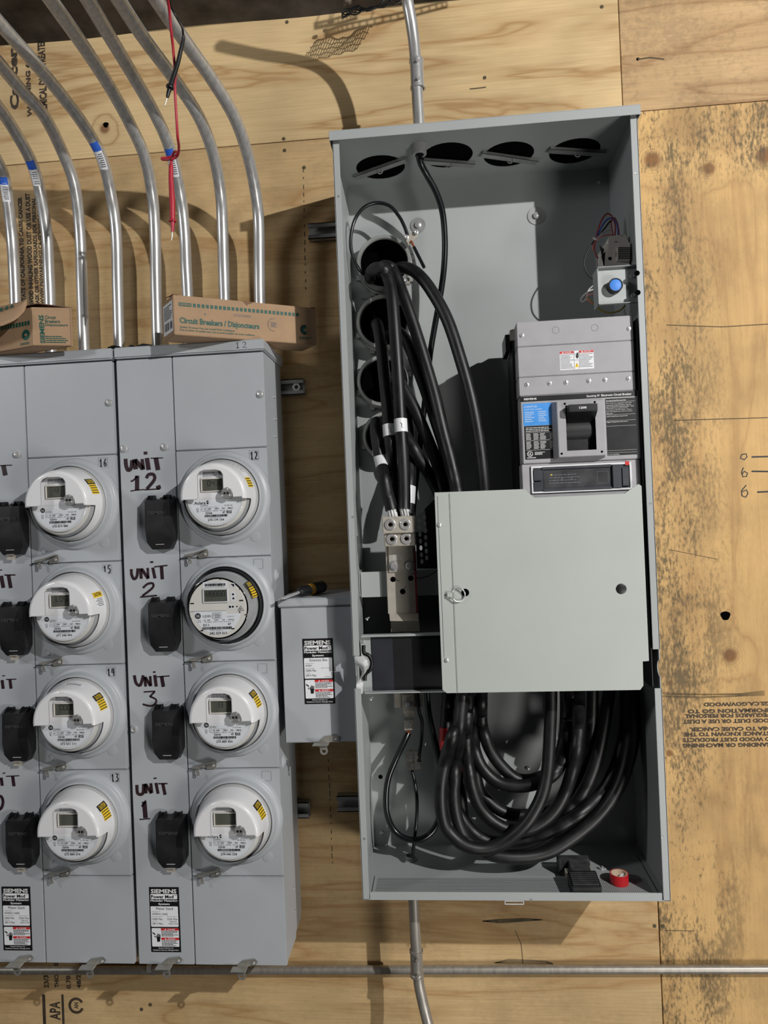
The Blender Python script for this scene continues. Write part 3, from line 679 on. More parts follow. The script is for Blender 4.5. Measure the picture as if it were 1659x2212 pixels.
def breaker_cover(parent, x, z, tab):
    """hinged black cover over one tenant breaker; x,z is its top left front corner"""
    yf = .0475
    front = [(0,0),(.0615,0),(.0635,-.070),(.0632,-.098),(.0525,-.115),(.011,-.115),(.002,-.098),(0,-.070)]
    ys = [yf,yf,yf-.003,yf+.001,yf+.007,yf+.007,yf+.001,yf-.003]
    back = [(-.002,.004),(.0680,.004),(.0680,-.072),(.0670,-.092),(.0560,-.116),(.010,-.116),(-.002,-.096),(-.003,-.072)]
    n = 8; v = [(x+p[0],ys[i],z+p[1]) for i, p in enumerate(front)]+[(x+p[0],YP,z+p[1]) for p in back]
    f = [tuple(range(n)), tuple(range(2*n-1,n-1,-1))]+[(i,(i+1)%n,(i+1)%n+n,i+n) for i in range(n)]
    f[0] = (0,1,2,7); f += [(7,2,3,6), (6,3,4,5)]
    c = MB().add(v, f).build('breaker_cover', 'dusty_black', parent, 25, 0.0012)
    for x0 in (.0022, .0400):
        b = MB()
        for xx in (x0, x0+.0150):
            b.prism_x([(yf+.001,z-.001),(yf+.016,z+.012),(YP-.003,z+.012),(YP,z+.004),(yf+.014,z-.001)], x+xx, x+xx+.0016)
        b.box(x+x0, x+x0+.0166, yf+.016, yf+.0175, z, z+.012); b.build('hinge_fin', 'black_plastic', c, 20)
    b = MB(); b.text('SIEMENS', x+.008, x+.054, z-.033, z-.0255, lambda u, q: (u, yf-.0030, q), .015); b.build('raised_lettering', 'raised_black', c, 0)
    MB().box(x+.0225, x+.0425, yf+.0015, yf+.005, z-.104, z-.1026).build('slot_highlight', 'grey_plastic', c, 0)  # pale box paints the highlight on the bottom slot
    if tab:
        q = MB().prism([(x+.020,z-.114),(x+.040,z-.114),(x+.037,z-.127),(x+.017,z-.127)], yf+.012, yf+.0135)
        q.box(x+.021, x+.039, yf+.004, yf+.013, z-.1155, z-.114); q.build('lock_tab', 'tin', c, 20)
    return c
def meter_stack(x0, label, numbers, with_bump, tabs):
    W = 0.3595; xd = x0+0.138
    root = thing('meter_stack', label, 'meter stack', (x0+W/2, 0.17, ZB), 'grey meter stacks')
    b = MB(); b.box(x0+.0015, x0+W-.0015, YP+.012, .182, ZB+.004, ZT); b.build('front_housing', 'stack_paint', root, 20, 0.0015)
    b = MB(); b.prism_x([(.182,ZB+.012),(.25,ZB+.012),(.262,ZB+.03),(.262,ZT),(.182,ZT)], x0+.004, x0+W-.004); b.build('rear_housing', 'stack_paint', root, 20)
    MB().box(x0-.0008, x0+W+.0035, .066, .262, 1.2425, 1.2685).build('top_cap', 'stack_paint', root, 20, 0.003)
    def panel(nm, xa, xb, za, zb): return MB().box(xa+.0009, xb-.0009, YP, YP+.014, za+.0008, zb-.0008).build(nm, 'stack_paint', root, 25, 0.0018)
    bp = panel('breaker_panel', x0, xd, ZB, ZT)
    up = panel('upper_panel', xd, x0+W, CELL[0], ZT); lo = panel('lower_panel', xd, x0+W, ZB, CELL[4])
    dx = x0+0.552
    for (px, py, pp) in ((268,970,bp),(356,966,bp),(563,852,up),(290,1575,bp)):
        p = at(px, py, YP); screw('panel_screw', (p[0]+dx, YP, p[2]), 0.0086, pp, h=.006)
    for i in range(4):
        za, zb = CELL[i+1], CELL[i]; zc = (za+zb)/2+.0128; xc = x0+.2535
        cv = panel('socket_cover', xd, x0+W, za, zb)
        MB().lathe([(.1095,0),(.1075,.006),(.1035,.0095),(.100,.0105),(.0975,.013),(.0955,.022),(.0935,.0275),(.0915,.0285),(.0895,.0275),(.0888,.020),(.0888,.0015)], (xc,YP,zc), n=72).build('socket_ring', 'stack_paint', cv, 50)
        MB().disc((xc,YP-.0012,zc), .0888, 40).build('socket_opening', 'void', cv, 0)
        b = MB(); frame_rect(b, x0+.3165, x0+.3395, zb-.030, zb-.0065, .0012, YP-.0012, YP); b.build('number_frame', 'stack_paint', cv, 0, 0.0004)
        MB().lathe([(.0122,0),(.0120,.0007),(.0110,.0009),(.0001,.0009)], (x0+.3225,YP,za+.046), n=28).build('knockout', 'stack_paint', cv, 30)
        if with_bump: MB().lathe([(.0062,0),(.0060,.0022),(.0048,.003),(.0001,.003)], (x0+.1720,YP,za+.031), n=20).build('dimple', 'stack_paint', cv, 30)
        latch(cv, x0+.2015, za+.0085, YP, False)
        if numbers[i]:
            b = MB(); hand(b, numbers[i], x0+.3185, zb-.0275, .0072, .0175, .0035, plane_y(YP-.0008), .0026); b.build('handwritten_number', 'black_ink', cv, 0)
        breaker_cover(root, x0+.0698-.003*(i/3), [.9018,.6621,.4099,.1571][i], tabs[i])
    latch(bp, at(387,2074,YP)[0]+dx, at(387,2074,YP)[2], YP); latch(lo, at(549,2079,YP)[0]+dx, at(549,2079,YP)[2], YP)
    q = [at(321,1916,YP), at(391,1914,YP), at(325,2056,YP)]
    product_label(root, q[0][0]+dx+.001, q[0][0]+dx+.0735, q[2][2], q[0][2], YP, 'Meter Stack',
        (('Catalog Number',.07,.36,.615,.628),('WMM41125RB',.07,.60,.572,.60),('Main Bus Rating',.07,.40,.54,.552),('1200A Max',.07,.42,.495,.525),('Branch Rating',.58,.90,.54,.552),('125A Max',.58,.93,.495,.525),('Volts AC',.07,.25,.468,.478),('240 V Max',.07,.43,.425,.455),('CEC/UL',.66,.9,.46,.482),('Approved',.62,.93,.425,.45)))
    if x0 > -0.7:                                                    # side of the right-hand stack: stub screws and wing seals
        for (py, yy) in ((857,.17),(905,.172),(942,.165),(1918,.172),(1967,.174)):
            p = at(600, py, yy); MB().box(x0+W-.0025, x0+W+.004, yy-.004, yy+.002, p[2]-.0012, p[2]+.0012).build('side_screw', 'zinc', root, 0)
        for py in (1242,1645):
            p = at(606, py, .12); MB().lathe([(.016,0),(.013,.003),(.009,.004),(.004,.0065),(.0001,.0065)], (x0+W-.0015,.12,p[2]), (1,0,0), 24).build('side_boss', 'stack_paint', root, 40)
    return root, bp
right_stack, right_panel = meter_stack(-0.552, 'grey meter stack marked UNIT 12, 2, 3 and 1, nearest the tall open enclosure', ['12', None, None, None], False, (0,0,0,1))
left_stack, left_panel = meter_stack(-0.9195, 'grey meter stack numbered 16, 15, 14 and 13, cut off by the left picture edge', ['16','15','14','13'], True, (1,1,1,1))
# felt-pen unit numbers on the breaker panels
def pen(parent, off, sc, strokes):
    b = MB(); f = pxplane(YP-.0007, off, sc)
    for st, w in strokes:
        if len(st) > 2: st = [tuple(q) for q in smooth_path([(a, c, 0) for a, c in st], 4)]; st = [(q[0], q[1]) for q in st]
        b.stroke(st, w*1.32, f)
    return b.build('felt_pen_number', 'marker', parent, 0)
pen(right_panel, (260,960), 6.143, [([(70,190),(75,270),(100,340),(145,310),(155,210)],38),([(185,195),(205,330)],44),([(195,205),(300,325)],44),([(288,195),(308,335)],34),([(352,180),(376,338)],44),([(310,116),(358,113)],30),([(402,183),(565,178)],10),([(470,175),(500,340)],46),
    ([(138,492),(180,470),(228,420)],16),([(222,415),(222,608)],42),([(135,620),(200,608),(320,598)],11),([(345,450),(375,400),(440,400),(450,470),(350,592)],32),([(320,602),(528,590)],13),([(498,545),(515,592)],46)])
pen(right_panel, (260,960), 6.143, [([(145,1655),(150,1730),(180,1785),(220,1750),(232,1645)],28),([(268,1645),(277,1782)],30),([(280,1650),(370,1780)],32),([(362,1638),(372,1780)],24),([(430,1635),(460,1778)],30),([(395,1563),(436,1560)],17),([(450,1625),(625,1605)],13),([(545,1618),(557,1790)],34),
    ([(300,1905),(360,1852),(430,1845),(425,1905),(290,2012)],22),([(262,2026),(485,2004)],14)])
pen(right_panel, (270,1400), 2.7233, [([(55,160),(65,205),(90,218),(108,160)],13),([(115,170),(122,226)],12),([(118,170),(150,222)],13),([(148,165),(153,224)],11),([(175,158),(184,226)],14),([(165,142),(180,140)],7),([(185,170),(262,163)],5),([(215,164),(226,228)],16),
    ([(110,258),(178,254)],6),([(175,256),(145,287)],8),([(148,285),(182,302),(178,325),(150,340),(104,330)],8)])
pen(right_panel, (270,1400), 2.7233, [([(70,805),(75,855),(105,855),(110,800)],14),([(118,798),(125,855)],13),([(122,800),(155,855)],13),([(152,795),(158,852)],13),([(182,793),(195,857)],13),([(168,767),(186,764)],6),([(195,798),(250,797)],6),([(222,796),(236,863)],14),
    ([(98,932),(112,915),(122,896)],7),([(113,903),(121,1000)],20),([(85,1008),(148,1003)],5)])
pen(left_panel, (0,960), 4.81, [([(-40,222),(125,215)],8),([(35,216),(55,322)],36)])
pen(left_panel, (0,960), 4.81, [([(12,1365),(35,1490)],30),([(45,1357),(160,1356)],10),([(88,1358),(112,1492)],29),([(-15,1307),(22,1304)],8)])
pen(left_panel, (0,1400), 3.0727, [([(14,212),(21,270)],15),([(40,208),(108,206)],5),([(66,208),(73,269)],15),([(15,185),(33,182)],5)])
pen(left_panel, (0,1400), 3.0727, [([(8,860),(15,914)],15),([(40,851),(128,847)],5),([(84,850),(93,917)],16),([(16,832),(36,828)],5),([(-20,985),(8,985),(20,1020),(10,1060),(-15,1078)],14)])
b = MB(); hand(b, '12', at(508,745,.066)[0], at(508,752,.066)[2], .011, .0135, .006, plane_y(.0653), .0011); b.build('handwritten_number', 'marker', right_stack, 0)

# ================================================================== METERS
def electric_meter(xc, zc, label, spec):
    """socket meter: tapered cover standing off the socket, clear lower lens, faceplate with display"""
    D = 0.091
    root = thing('electric_meter', label, 'meter', (xc, YP, zc), 'electric meters in the stacks')
    C0 = (xc, YP, zc); clear_all = spec.get('clear')
    def fr(d): return lambda u, v: (xc+u, YP-d, zc+v)
    MB().lathe([(.0875,.004),(.0875,.0275),(.086,.0315),(.0835,.0335)], C0, n=64).build('base_ring', 'insul_black' if clear_all else 'grey_plastic', root, 40)
    prof = [(.0835,.0325),(.0828,.036),(.0815,.048),(.0797,.060),(.0778,.072),(.0762,.080),(.0752,.084),(.0735,.0875),(.0705,.0900),(.0675,.0905)]
    zl = -.0065
    inner = (lambda c: True) if clear_all else (lambda c: c[2] > zl or (-c[1]) < .0545)
    if clear_all:
        MB().lathe(prof[:-1]+[(.0675,.0905),(.0001,.0905)], C0, n=72).build('clear_cover', 'clear', root, 50)
        MB().lathe([(.0790,.034),(.0790,.042),(.0765,.042),(.0735,.056),(.0700,.072),(.0690,.080)], C0, n=56).build('inner_drum', 'grey_plastic', root, 50)
    else:
        MB().lathe(prof, C0, n=72, keep=inner).build('cover', 'white_plastic', root, 50)
        MB().lathe(prof, C0, n=72, keep=lambda c: not inner(c)).build('lens', 'clear', root, 50)
        MB().lathe([(.0765,.050),(.0745,.060),(.0715,.066)], C0, n=56, keep=lambda c: c[2] < zl).build('inner_drum', 'grey_plastic', root, 50)
        # flat front of the cover: white above the lens line, with an arched window over the display
        R = .0680; up = []
        a0 = math.asin((zl+.0035)/R); 
        out = [(R*math.cos(a0+(math.pi-2*a0)*i/30), R*math.sin(a0+(math.pi-2*a0)*i/30)) for i in range(31)]
        wl, wr, wt = -.0325, .0265, .0605
        left = [(-R*math.cos(a0), zl+.0025), (wl-.003, zl+.0025), (wl, zl+.006), (wl, wt-.012), (wl+.005, wt-.004), (wl+.016, wt)]
        rightp = [(wr-.016, wt), (wr-.005, wt-.004), (wr, wt-.012), (wr, .0165), (.034, .0195), (.0425, .0150), (.0465, .006), (.047, zl+.004)]
        poly = out+left+rightp
        MB().prism(poly and [(xc+u, zc+v) for u, v in poly], YP-.0908, YP-.0890).build('front_plate', 'white_plastic', root, 30)
        b = MB(); b.stroke([(-R*math.cos(a0),zl+.002),(wl-.003,zl+.002),(wl+.0005,zl+.006),(wl+.0005,wt-.012),(wl+.006,wt-.004),(wl+.016,wt-.0006),(wr-.016,wt-.0006),(wr-.006,wt-.004),(wr-.0005,wt-.012),(wr-.0005,.0165)], .0012, fr(.0912))
        b.stroke([(.047,zl+.004),(R*.995,zl+.0045)], .0012, fr(.0912)); b.build('window_rim', 'grey_plastic', root, 0)
        b = MB(); b.add([fr(.0899)(R*math.cos(t), R*math.sin(t)) for t in [math.pi-a0+(math.pi+2*a0)*i/30 for i in range(31)]], [tuple(range(31))]); b.build('lens_front', 'clear', root, 0)
        MB().box(xc-.008, xc+.005, YP-.0905, YP-.0885, zc+.0665, zc+.0705).build('top_notch', 'cream_plastic', root, 0, 0.0005)
        MB().lathe([(.0715,.066),(.0690,.0672),(.0001,.0672)], C0, n=48).build('back_plate', 'cream_plastic', root, 40)
    fd = .0735 if not clear_all else .0850
    fp = MB().lathe([(.0655,fd-.006),(.0655,fd-.001),(.0645,fd),(.0001,fd)], C0, n=48).build('faceplate', 'cream_plastic' if clear_all else 'white_plastic', root, 40)
    z0 = 0
    f1, f2, f3 = fr(fd+.0005), fr(fd+.0009), fr(fd+.0013)
    if not clear_all:
        # nameplate: lower part of the faceplate
        b = MB(); a1 = math.asin(-.006/.0605); b.add([f1(.0605*math.cos(t), .0605*math.sin(t)) for t in [math.pi-a1+(math.pi+2*a1)*i/30 for i in range(31)]], [tuple(range(31))]); b.build('nameplate', 'white_label', fp, 0)
        b = MB(); frame_rect(b, xc-.0300, xc+.0250, zc+.0115, zc+.0420, .0022, YP-fd-.004, YP-fd); b.build('display_bezel', 'cream_plastic', fp, 0, 0.0006)
        lcdx = (-.0278,.0228,.0137,.0398)
        b = MB(); rect(b, -.0300,.0240,.0440,.0585,f1); b.build('barcode_label', 'white_label', fp, 0)
        b = MB(); barcode(b, -.025,.022,.0520,.0565,f2,spec['seed']); textlines(b, -.026,.022,.0455,.0510,2,f2,spec['seed']); b.build('print', 'grey_ink', fp, 0)
        pt = MB().lathe([(.0130,0),(.0130,.0165),(.0120,.0176),(.0001,.0176)], (xc+.0325,YP-fd,zc+.0063), n=32).build('optical_port', 'port_grey', root, 30)
        for u, v, r, m_ in ((.0365,.0150,.0026,'zinc'),(.0240,.0005,.0026,'zinc'),(.0408,.0008,.0026,'zinc'),(.0285,.0065,.0026,'black_plastic'),(.0355,.0065,.0026,'black_plastic')):
            MB().lathe([(r,0),(r,.0008),(r*.6,.0012),(r*.5,.0004),(.0001,.0004)], (xc+u,YP-fd-.0176,zc+v), n=12).build('port_screw' if m_ == 'zinc' else 'port_eye', m_, pt, 30)
        tx, sz = -.0340, -.004
        dark = MB(); grey = MB()
        if spec['make'] == 'aclora':
            dark.text('Aclara', -.0475+spec.get('ms',0),-.0215,-.0160,-.0095,f2,.01); dark.lathe([(.0030,0),(.0009,0)], (xc-.0165,YP-fd-.0009,zc-.0108), n=16, a0=.3, a1=3.6)
            dark.lathe([(.0022,0),(.0004,0)], (xc-.0165,YP-fd-.0009,zc-.0140), n=12)
        else:
            dark.lathe([(.0056,0),(.0046,0)], (xc-.0395,YP-fd-.0009,zc-.0145), n=24); dark.disc((xc-.0395,YP-fd-.0009,zc-.0145), .0044, 20)
            wht = MB(); wht.text('GE', -.0428,-.0362,-.0168,-.0122,f3,.01); wht.build('emblem_lettering', 'white_ink', fp, 0)
        zz = -.0195
        dark.text('I-210+c', -.0335,-.0165,zz-.0015,zz+.0032,f2); grey.text('Electric Utility Watt-hour Meter', -.0335,.0060,zz-.0046,zz-.0028,f2)
        grey.text(spec['sn2'], .0215,.0400,zz-.0022,zz+.0004,f2)
        dark.text('CL 200', -.0250,-.0095,-.0285,-.0250,f2,.01); dark.text('240V', -.0015,.0090,-.0285,-.0250,f2,.005); dark.text('3W', .0155,.0225,-.0285,-.0250,f2,.005); dark.text('FM2S', .0290,.0405,-.0285,-.0250,f2,.005)
        grey.text('8.0', -.0335,-.0280,-.0285,-.0258,f2); grey.text('T176208001  60HZ  TA 30  Kh 1.0', -.0335,.0385,-.0325,-.0302,f2)
        grey.lathe([(.0028,0),(.0020,0)], (xc-.0405,YP-fd-.0009,zc-.0270), n=14); textlines(grey, -.0430,-.0375,-.0335,-.0305,2,f2,3)
        dark.text(spec['code'], -.0220,-.0070,-.0385,-.0340,f2,.02); dark.text('47', .0165,.0232,-.0380,-.0335,f2,.02)
        rect(dark, .0262,.0375,-.0382,-.0330,f2); wh = MB(); wh.text('AMI', .0280,.0358,-.0372,-.0340,f3,.02); wh.build('badge_lettering', 'white_ink', fp, 0)
        barcode(dark, -.0245,.0285,-.0452,-.0400,f2,spec['seed']+5,40); grey.text('GMRC'+spec['no'].replace(' ',''), -.0145,.0140,-.0482,-.0464,f2)
        dark.text(spec['no'], -.0180,.0195,-.0545,-.0495,f2,.015)
        dark.build('lettering', 'black_ink', fp, 0); grey.build('small_print', 'grey_ink', fp, 0)
    else:
        b = MB(); frame_rect(b, xc-.0320, xc+.0260, zc+.0130, zc+.0445, .0028, YP-fd-.0035, YP-fd); b.build('display_bezel', 'white_plastic', fp, 0, 0.0008)
        lcdx = (-.0292,.0232,.0158,.0417)
        b = MB(); rect(b, -.0315,.0255,.0465,.0595,f1,.002); a1 = math.asin(-.004/.055)
        b.add([f1(*q) for q in [(-.055,-.006),(.0200,-.005),(.0215,-.012),(.0500,-.012)]+[(.0535*math.cos(t),-.004+.0535*math.sin(t)) for t in [-.2-(math.pi-.4)*i/20 for i in range(21)]]], [tuple(range(25))]); b.build('nameplate', 'white_label', fp, 0)
        for (u0,u1,v0,v1) in ((.0300,.0425,.0465,.0560),(.0310,.0435,.0135,.0375),(.0240,.0400,-.0025,.0085)):
            b = MB(); rect(b, u0,u1,v0,v1,f1,.004); b.build('sensor_pad', 'white_plastic', fp, 0)
        dark = MB(); grey = MB()
        for u, v, r in ((.0370,.0305,.0024),(.0375,.0215,.0024),(.0290,.0030,.0027),(.0355,.0030,.0024),(.0450,.0033,.0016),(.0505,-.0095,.0016)): dark.disc((xc+u,YP-fd-.0009,zc+v), r, 14)
        dark.add([f2(.0320,.0535),(f2(.0405,.0535)),f2(.0400,.0465)], [(0,1,2)])
        for u, v, w in ((-.060,.0375,.005),(-.061,.0115,.008),(.0505,.0150,.009),(-.040,-.0495,.006),(.031,-.047,.006),(-.0235,.0640,.003),(.0080,.0640,.003),(.0515,.0405,.003),(.0620,-.0170,.0025),(-.0625,-.0230,.0025)): rect(dark, u,u+w,v,v+.0026,f2)
        grey.stroke([(-.0640,-.0055),(.0205,-.0050)], .0006, f2); grey.stroke([(.047,-.006),(.0535,.0045),(.0600,-.006),(.047,-.006)], .0012, f2); textlines(grey, .0505,.0565,-.0045,.0005,2,f2,4)
        dark.lathe([(.0066,0),(.0055,0)], (xc-.0450,YP-fd-.0009,zc-.0155), n=24); dark.disc((xc-.0450,YP-fd-.0009,zc-.0155), .0052, 20)
        wh = MB(); wh.text('GE', -.0490,-.0412,-.0182,-.0128,f3,.01); wh.build('emblem_lettering', 'white_ink', fp, 0)
        barcode(dark, -.0270,.0210,.0500,.0560,f2,3,44); grey.text('Silver Spring Networks', -.0200,.0120,.0572,.0590,f2); textlines(grey, -.027,.021,.0472,.0490,1,f2,4)
        dark.text('I-210+', -.0335,-.0150,-.0195,-.0135,f2,.008); b = MB()
        for q in ([(-.0120,-.0215),(.0080,-.0215),(.0080,-.0095),(-.0120,-.0095),(-.0120,-.0215)],): dark.stroke(q, .0007, f2)
        dark.disc((xc-.0090,YP-fd-.0009,zc-.0125), .0010, 8); dark.disc((xc-.0090,YP-fd-.0009,zc-.0160), .0010, 8); textlines(grey, -.0065,.0068,-.0205,-.0110,3,f2,5)
        grey.text('42 029 971', .0210,.0380,-.0195,-.0175,f2); grey.text('USA', -.0465,-.0385,-.0268,-.0245,f2); grey.text('0718', -.0465,-.0385,-.0302,-.0280,f2)
        dark.text('CL 200', -.0325,-.0170,-.0270,-.0238,f2); dark.text('240V', -.0085,.0020,-.0270,-.0238,f2); dark.text('3W', .0105,.0165,-.0270,-.0238,f2); dark.text('FM2S', .0245,.0370,-.0270,-.0238,f2)
        grey.text('T271208101  60HZ  TA 30  Kh 10.0  Rr 1.0', -.0315,.0365,-.0305,-.0285,f2)
        dark.text('I211', -.0335,-.0205,-.0385,-.0340,f2,.02); dark.text('47', .0225,.0300,-.0375,-.0330,f2,.02); barcode(dark, -.0360,.0320,-.0465,-.0405,f2,7,52)
        grey.text('GMRC242029011', -.0190,.0110,-.0495,-.0477,f2); dark.text('242 029 011', -.0195,.0190,-.0575,-.0518,f2,.012)
        dark.build('lettering', 'black_ink', fp, 0); grey.build('small_print', 'grey_ink', fp, 0)
    b = MB(); rect(b, lcdx[0],lcdx[1],lcdx[2],lcdx[3],f2); b.build('display', 'lcd', fp, 0)
    s = spec['lcd']; b = MB(); w_ = .0062; lcd_text(b, s, lcdx[1]-.0025-len(s)*.0088, (lcdx[2]+lcdx[3])/2-.001, w_, .0105, .0026, f3, .0011)
    if s.strip(): b.build('display_digits', 'lcd_ink', fp, 0)
    # caution sticker wrapped on the side of the cover
    rs = lambda d: float(np.interp(d, [p[1] for p in prof], [p[0] for p in prof]))
    def patch(t0, t1, d0, d1, lift):
        def fn(u, v):
            t = t0+(t1-t0)*u; d = d0+(d1-d0)*v; r = rs(d)+lift; return (xc+r*math.cos(t), YP-d, zc+r*math.sin(t))
        return fn
    t0, t1 = .24, .74
    if spec['sticker'] == 'white':
        t0, t1 = .10, .56
        st = MB().grid(patch(t0,t1,.036,.070,.0004), 8, 4).build('caution_sticker', 'white_label', root, 50)
        MB().grid(patch(t0+(t1-t0)*.62,t1-.01,.0365,.0695,.0008), 8, 4).build('yellow_band', 'yellow', st, 50)
        b = MB()
        for k in range(5):
            ta = t0+(t1-t0)*(.08+.105*k); b.grid(patch(ta,ta+.018,.042,.042+.020+.005*(k%2),.0009), 2, 3)
        b.build('print', 'grey_ink', st, 0)
        tt = MB(); pf = patch(t0+(t1-t0)*.70, t1-.03, .0660, .0400, .0012); tt.text('CAUTION', 0,1,0,1, lambda u, v: pf(v, u), .02); tt.build('lettering', 'black_ink', st, 0)
    else:
        st = MB().grid(patch(t0,t0+(t1-t0)*.62,.040,.066,.0004), 8, 4).build('caution_sticker', 'yellow', root, 50)
        MB().grid(patch(t0+(t1-t0)*.62,t1,.038,.068,.0004), 8, 4).build('header_band', 'black_label' if spec['sticker'] == 'dark' else 'white_label', st, 50)
        if spec['sticker'] == 'dark':
            tt = MB(); pf = patch(t0+(t1-t0)*.68, t1-.03, .0640, .0420, .0009); tt.text('CAUTION', 0,1,0,1, lambda u, v: pf(v, u), .015); tt.build('lettering', 'yellow', st, 0)
        b = MB()
        for k in range(4):
            ta = t0+(t1-t0)*(.06+.145*k); b.grid(patch(ta,ta+.022,.0405,.0655,.0008), 2, 3)
        b.build('print', 'black_ink', st, 0)
    rn = random.Random(spec['seed'])
    if spec.get('dirt'):
        b = MB()
        for k in range(70):
            t = rn.uniform(.55,2.0); d = rn.uniform(.030,.062); s_ = rn.uniform(.0006,.0022); b.grid(patch(t,t+s_*9,d,d+s_*rn.uniform(.5,1.4),.0003), 1, 1)
        o = b.build('dirt_specks', 'dirt', root, 0); o['kind'] = 'stuff'
    if spec.get('strip'):
        st = MB().grid(patch(1.12,1.75,.050,.064,.0004), 8, 3).build('paper_strip', 'white_label', root, 50); b = MB()
        for k in range(8): b.grid(patch(1.66-k*.055,1.63-k*.055,.053,.060,.0008), 1, 1)
        b.build('print', 'grey_ink', st, 0)
    return root
def cell_z(i): return (CELL[i]+CELL[i+1])/2+.0128
SP = [dict(make='aclora', no='274 179 154', code='I2G6', lcd='0436', sticker='plain', dirt=1, seed=11, sn2='59 504 106'), dict(clear=True, lcd='-88888', sticker='dark', seed=12),
      dict(make='ge', no='273 889 450', code='I2H5', lcd='13 1', sticker='dark', seed=13, sn2='77 725 046'), dict(make='aclora', no='274 046 238', code='I2H5', lcd=' ', sticker='dark', seed=14, sn2='80 006 443')]
LB = ['white electric meter with dirty top and display 0436, beside UNIT 12', 'clear-covered electric meter with grey face and black base, beside UNIT 2', 'white electric meter beside UNIT 3, with display 13, third down in the right stack', 'lowest white electric meter of the right stack, display blank, beside UNIT 1']
for i in range(4): electric_meter(-0.552+.2535, cell_z(i), LB[i], SP[i])
SP = [dict(make='ge', no='270 819 488', code='I2H1', lcd='13 1', sticker='dark', seed=21, sn2='53 268 148'), dict(make='ge', no='271 546 493', code='I2H2', lcd='LOSE', sticker='white', seed=22, sn2='64 120 470'),
      dict(make='ge', no='273 551 111', code='I2H5', lcd='0000', strip=1, sticker='dark', seed=23, sn2='78 054 839'), dict(make='ge', no='273 884 574', code='I2H5', lcd=' ', sticker='dark', seed=24, sn2='77 107 446')]
LB = ['topmost white electric meter of the left stack, in the socket numbered 16', 'white electric meter with yellow and white caution sticker, in the socket numbered 15', 'white electric meter with a paper strip on its top, in the socket numbered 14', 'white electric meter in the socket numbered 13, lowest of the left stack']
for i in range(4): electric_meter(-0.9195+.2555, cell_z(i), LB[i], SP[i])

# ================================================================== EXTENSION BOX between stack and enclosure
YE = 0.070
a = at(607,1312,YE); c = at(617,1605,YE)
ex0, ex1, ez0, ez1 = -0.1755, -0.0035, c[2], a[2]
root = thing('extension_box', 'small grey extension box between the meter stack and the tall enclosure', 'electrical box', ((ex0+ex1)/2, 0.16, ez0))
MB().box(ex0+.002, ex1-.002, YE+.010, .262, ez0+.002, ez1).build('housing', 'stack_paint', root, 20, 0.001)
MB().box(ex0, ex1, YE, YE+.012, ez0, ez1-.0015).build('front_panel', 'stack_paint', root, 20, 0.0018)
MB().box(ex0-.006, ex1, YE-.005, .262, ez1, ez1+.0195).build('lid', 'stack_paint', root, 20, 0.003)
latch(root, at(725,1595,YE)[0], at(725,1595,YE)[2], YE)
q = [at(653,1380,YE), at(718,1378,YE), at(655,1521,YE)]
product_label(root, q[0][0], q[0][0]+.0715, q[2][2], q[0][2], YE, 'Extension Box',
    (('Catalog Number',.07,.36,.615,.628),('WSP1',.07,.28,.572,.602),('Main Bus Rating',.07,.36,.54,.552),('1200A Max',.07,.42,.495,.53),('Branch Rating',.60,.88,.542,.553),('Volts AC',.07,.22,.468,.478),('240 V Max',.07,.42,.42,.455),('A7B100 Rev A',.68,.90,.41,.42)))

# screwdriver lying on the extension box
LT = ez1+.0195
tip = at(595,1291,YE-.03); e1 = at(628,1272,.075); e2 = at(664,1252,.165)
tip[2] = LT+.003; e1 = np.array([tip[0]+.045,.085,LT+.0125]); e2 = np.array([tip[0]+.0905,.175,LT+.0165])
d = (e2-e1)/np.linalg.norm(e2-e1)
tip = e1-d*0.062; tip[2] = LT+.0062
root = thing('screwdriver', 'black and yellow handled screwdriver lying on top of the extension box', 'screwdriver', e1*0+np.array([e1[0],e1[1],LT]))
MB().tube([tip, tip+d*.012, e1+d*.004], [.0034,.0038,.0036], 14).build('blade', 'zinc', root, 40)
Lh = np.linalg.norm(e2-e1)
MB().tube([e1, e1+d*.006, e1+d*.028, e1+d*.036], [.0085,.0115,.0125,.0135], 20).build('collar', 'black_plastic', root, 40)
MB().tube([e1+d*.036, e1+d*.05], [.0137,.0142], 20).build('handle', 'handle_yellow', root, 40)
MB().tube([e1+d*.05, e1+d*.07, e1+d*(Lh-.008), e1+d*Lh], [.0146,.0150,.0142,.009], 20).build('grip', 'black_plastic', root, 40)

# ================================================================== CARTONS on the stacks
CT = 1.2687
def carton_frame(p0, ux):
    ux = np.array(ux, float); ux /= np.linalg.norm(ux); n = np.array([ux[1], -ux[0], 0])      # outward (towards the room)
    return lambda d=0.0: (lambda u, v: tuple(np.array(p0)+ux*u+np.array([0,0,1.])*v+n*d)), n, ux
FL = np.array([-.372,-.013,CT]); FR = np.array([-.079,.158,CT]); BR = np.array([-.117,.224,CT]); BL = np.array([-.420,.045,CT])
BR = FR+(BL-FL)
H = at(374.7,636,-.013)[2]-CT
root = thing('carton', 'long brown Circuit Breakers carton lying across the right stack top', 'box', (FL+BR)/2, 'breaker cartons on the meter stacks')
up = np.array([0,0,H])
b = MB(); b.slab([FL,FR,BR,BL], up); body = b.build('carton_body', 'cardboard', root, 20, 0.0012)
ux = (FR-FL)/np.linalg.norm(FR-FL); uy = (BL-FL)/np.linalg.norm(BL-FL); Lc = np.linalg.norm(FR-FL); Dc = np.linalg.norm(BL-FL); n = -uy
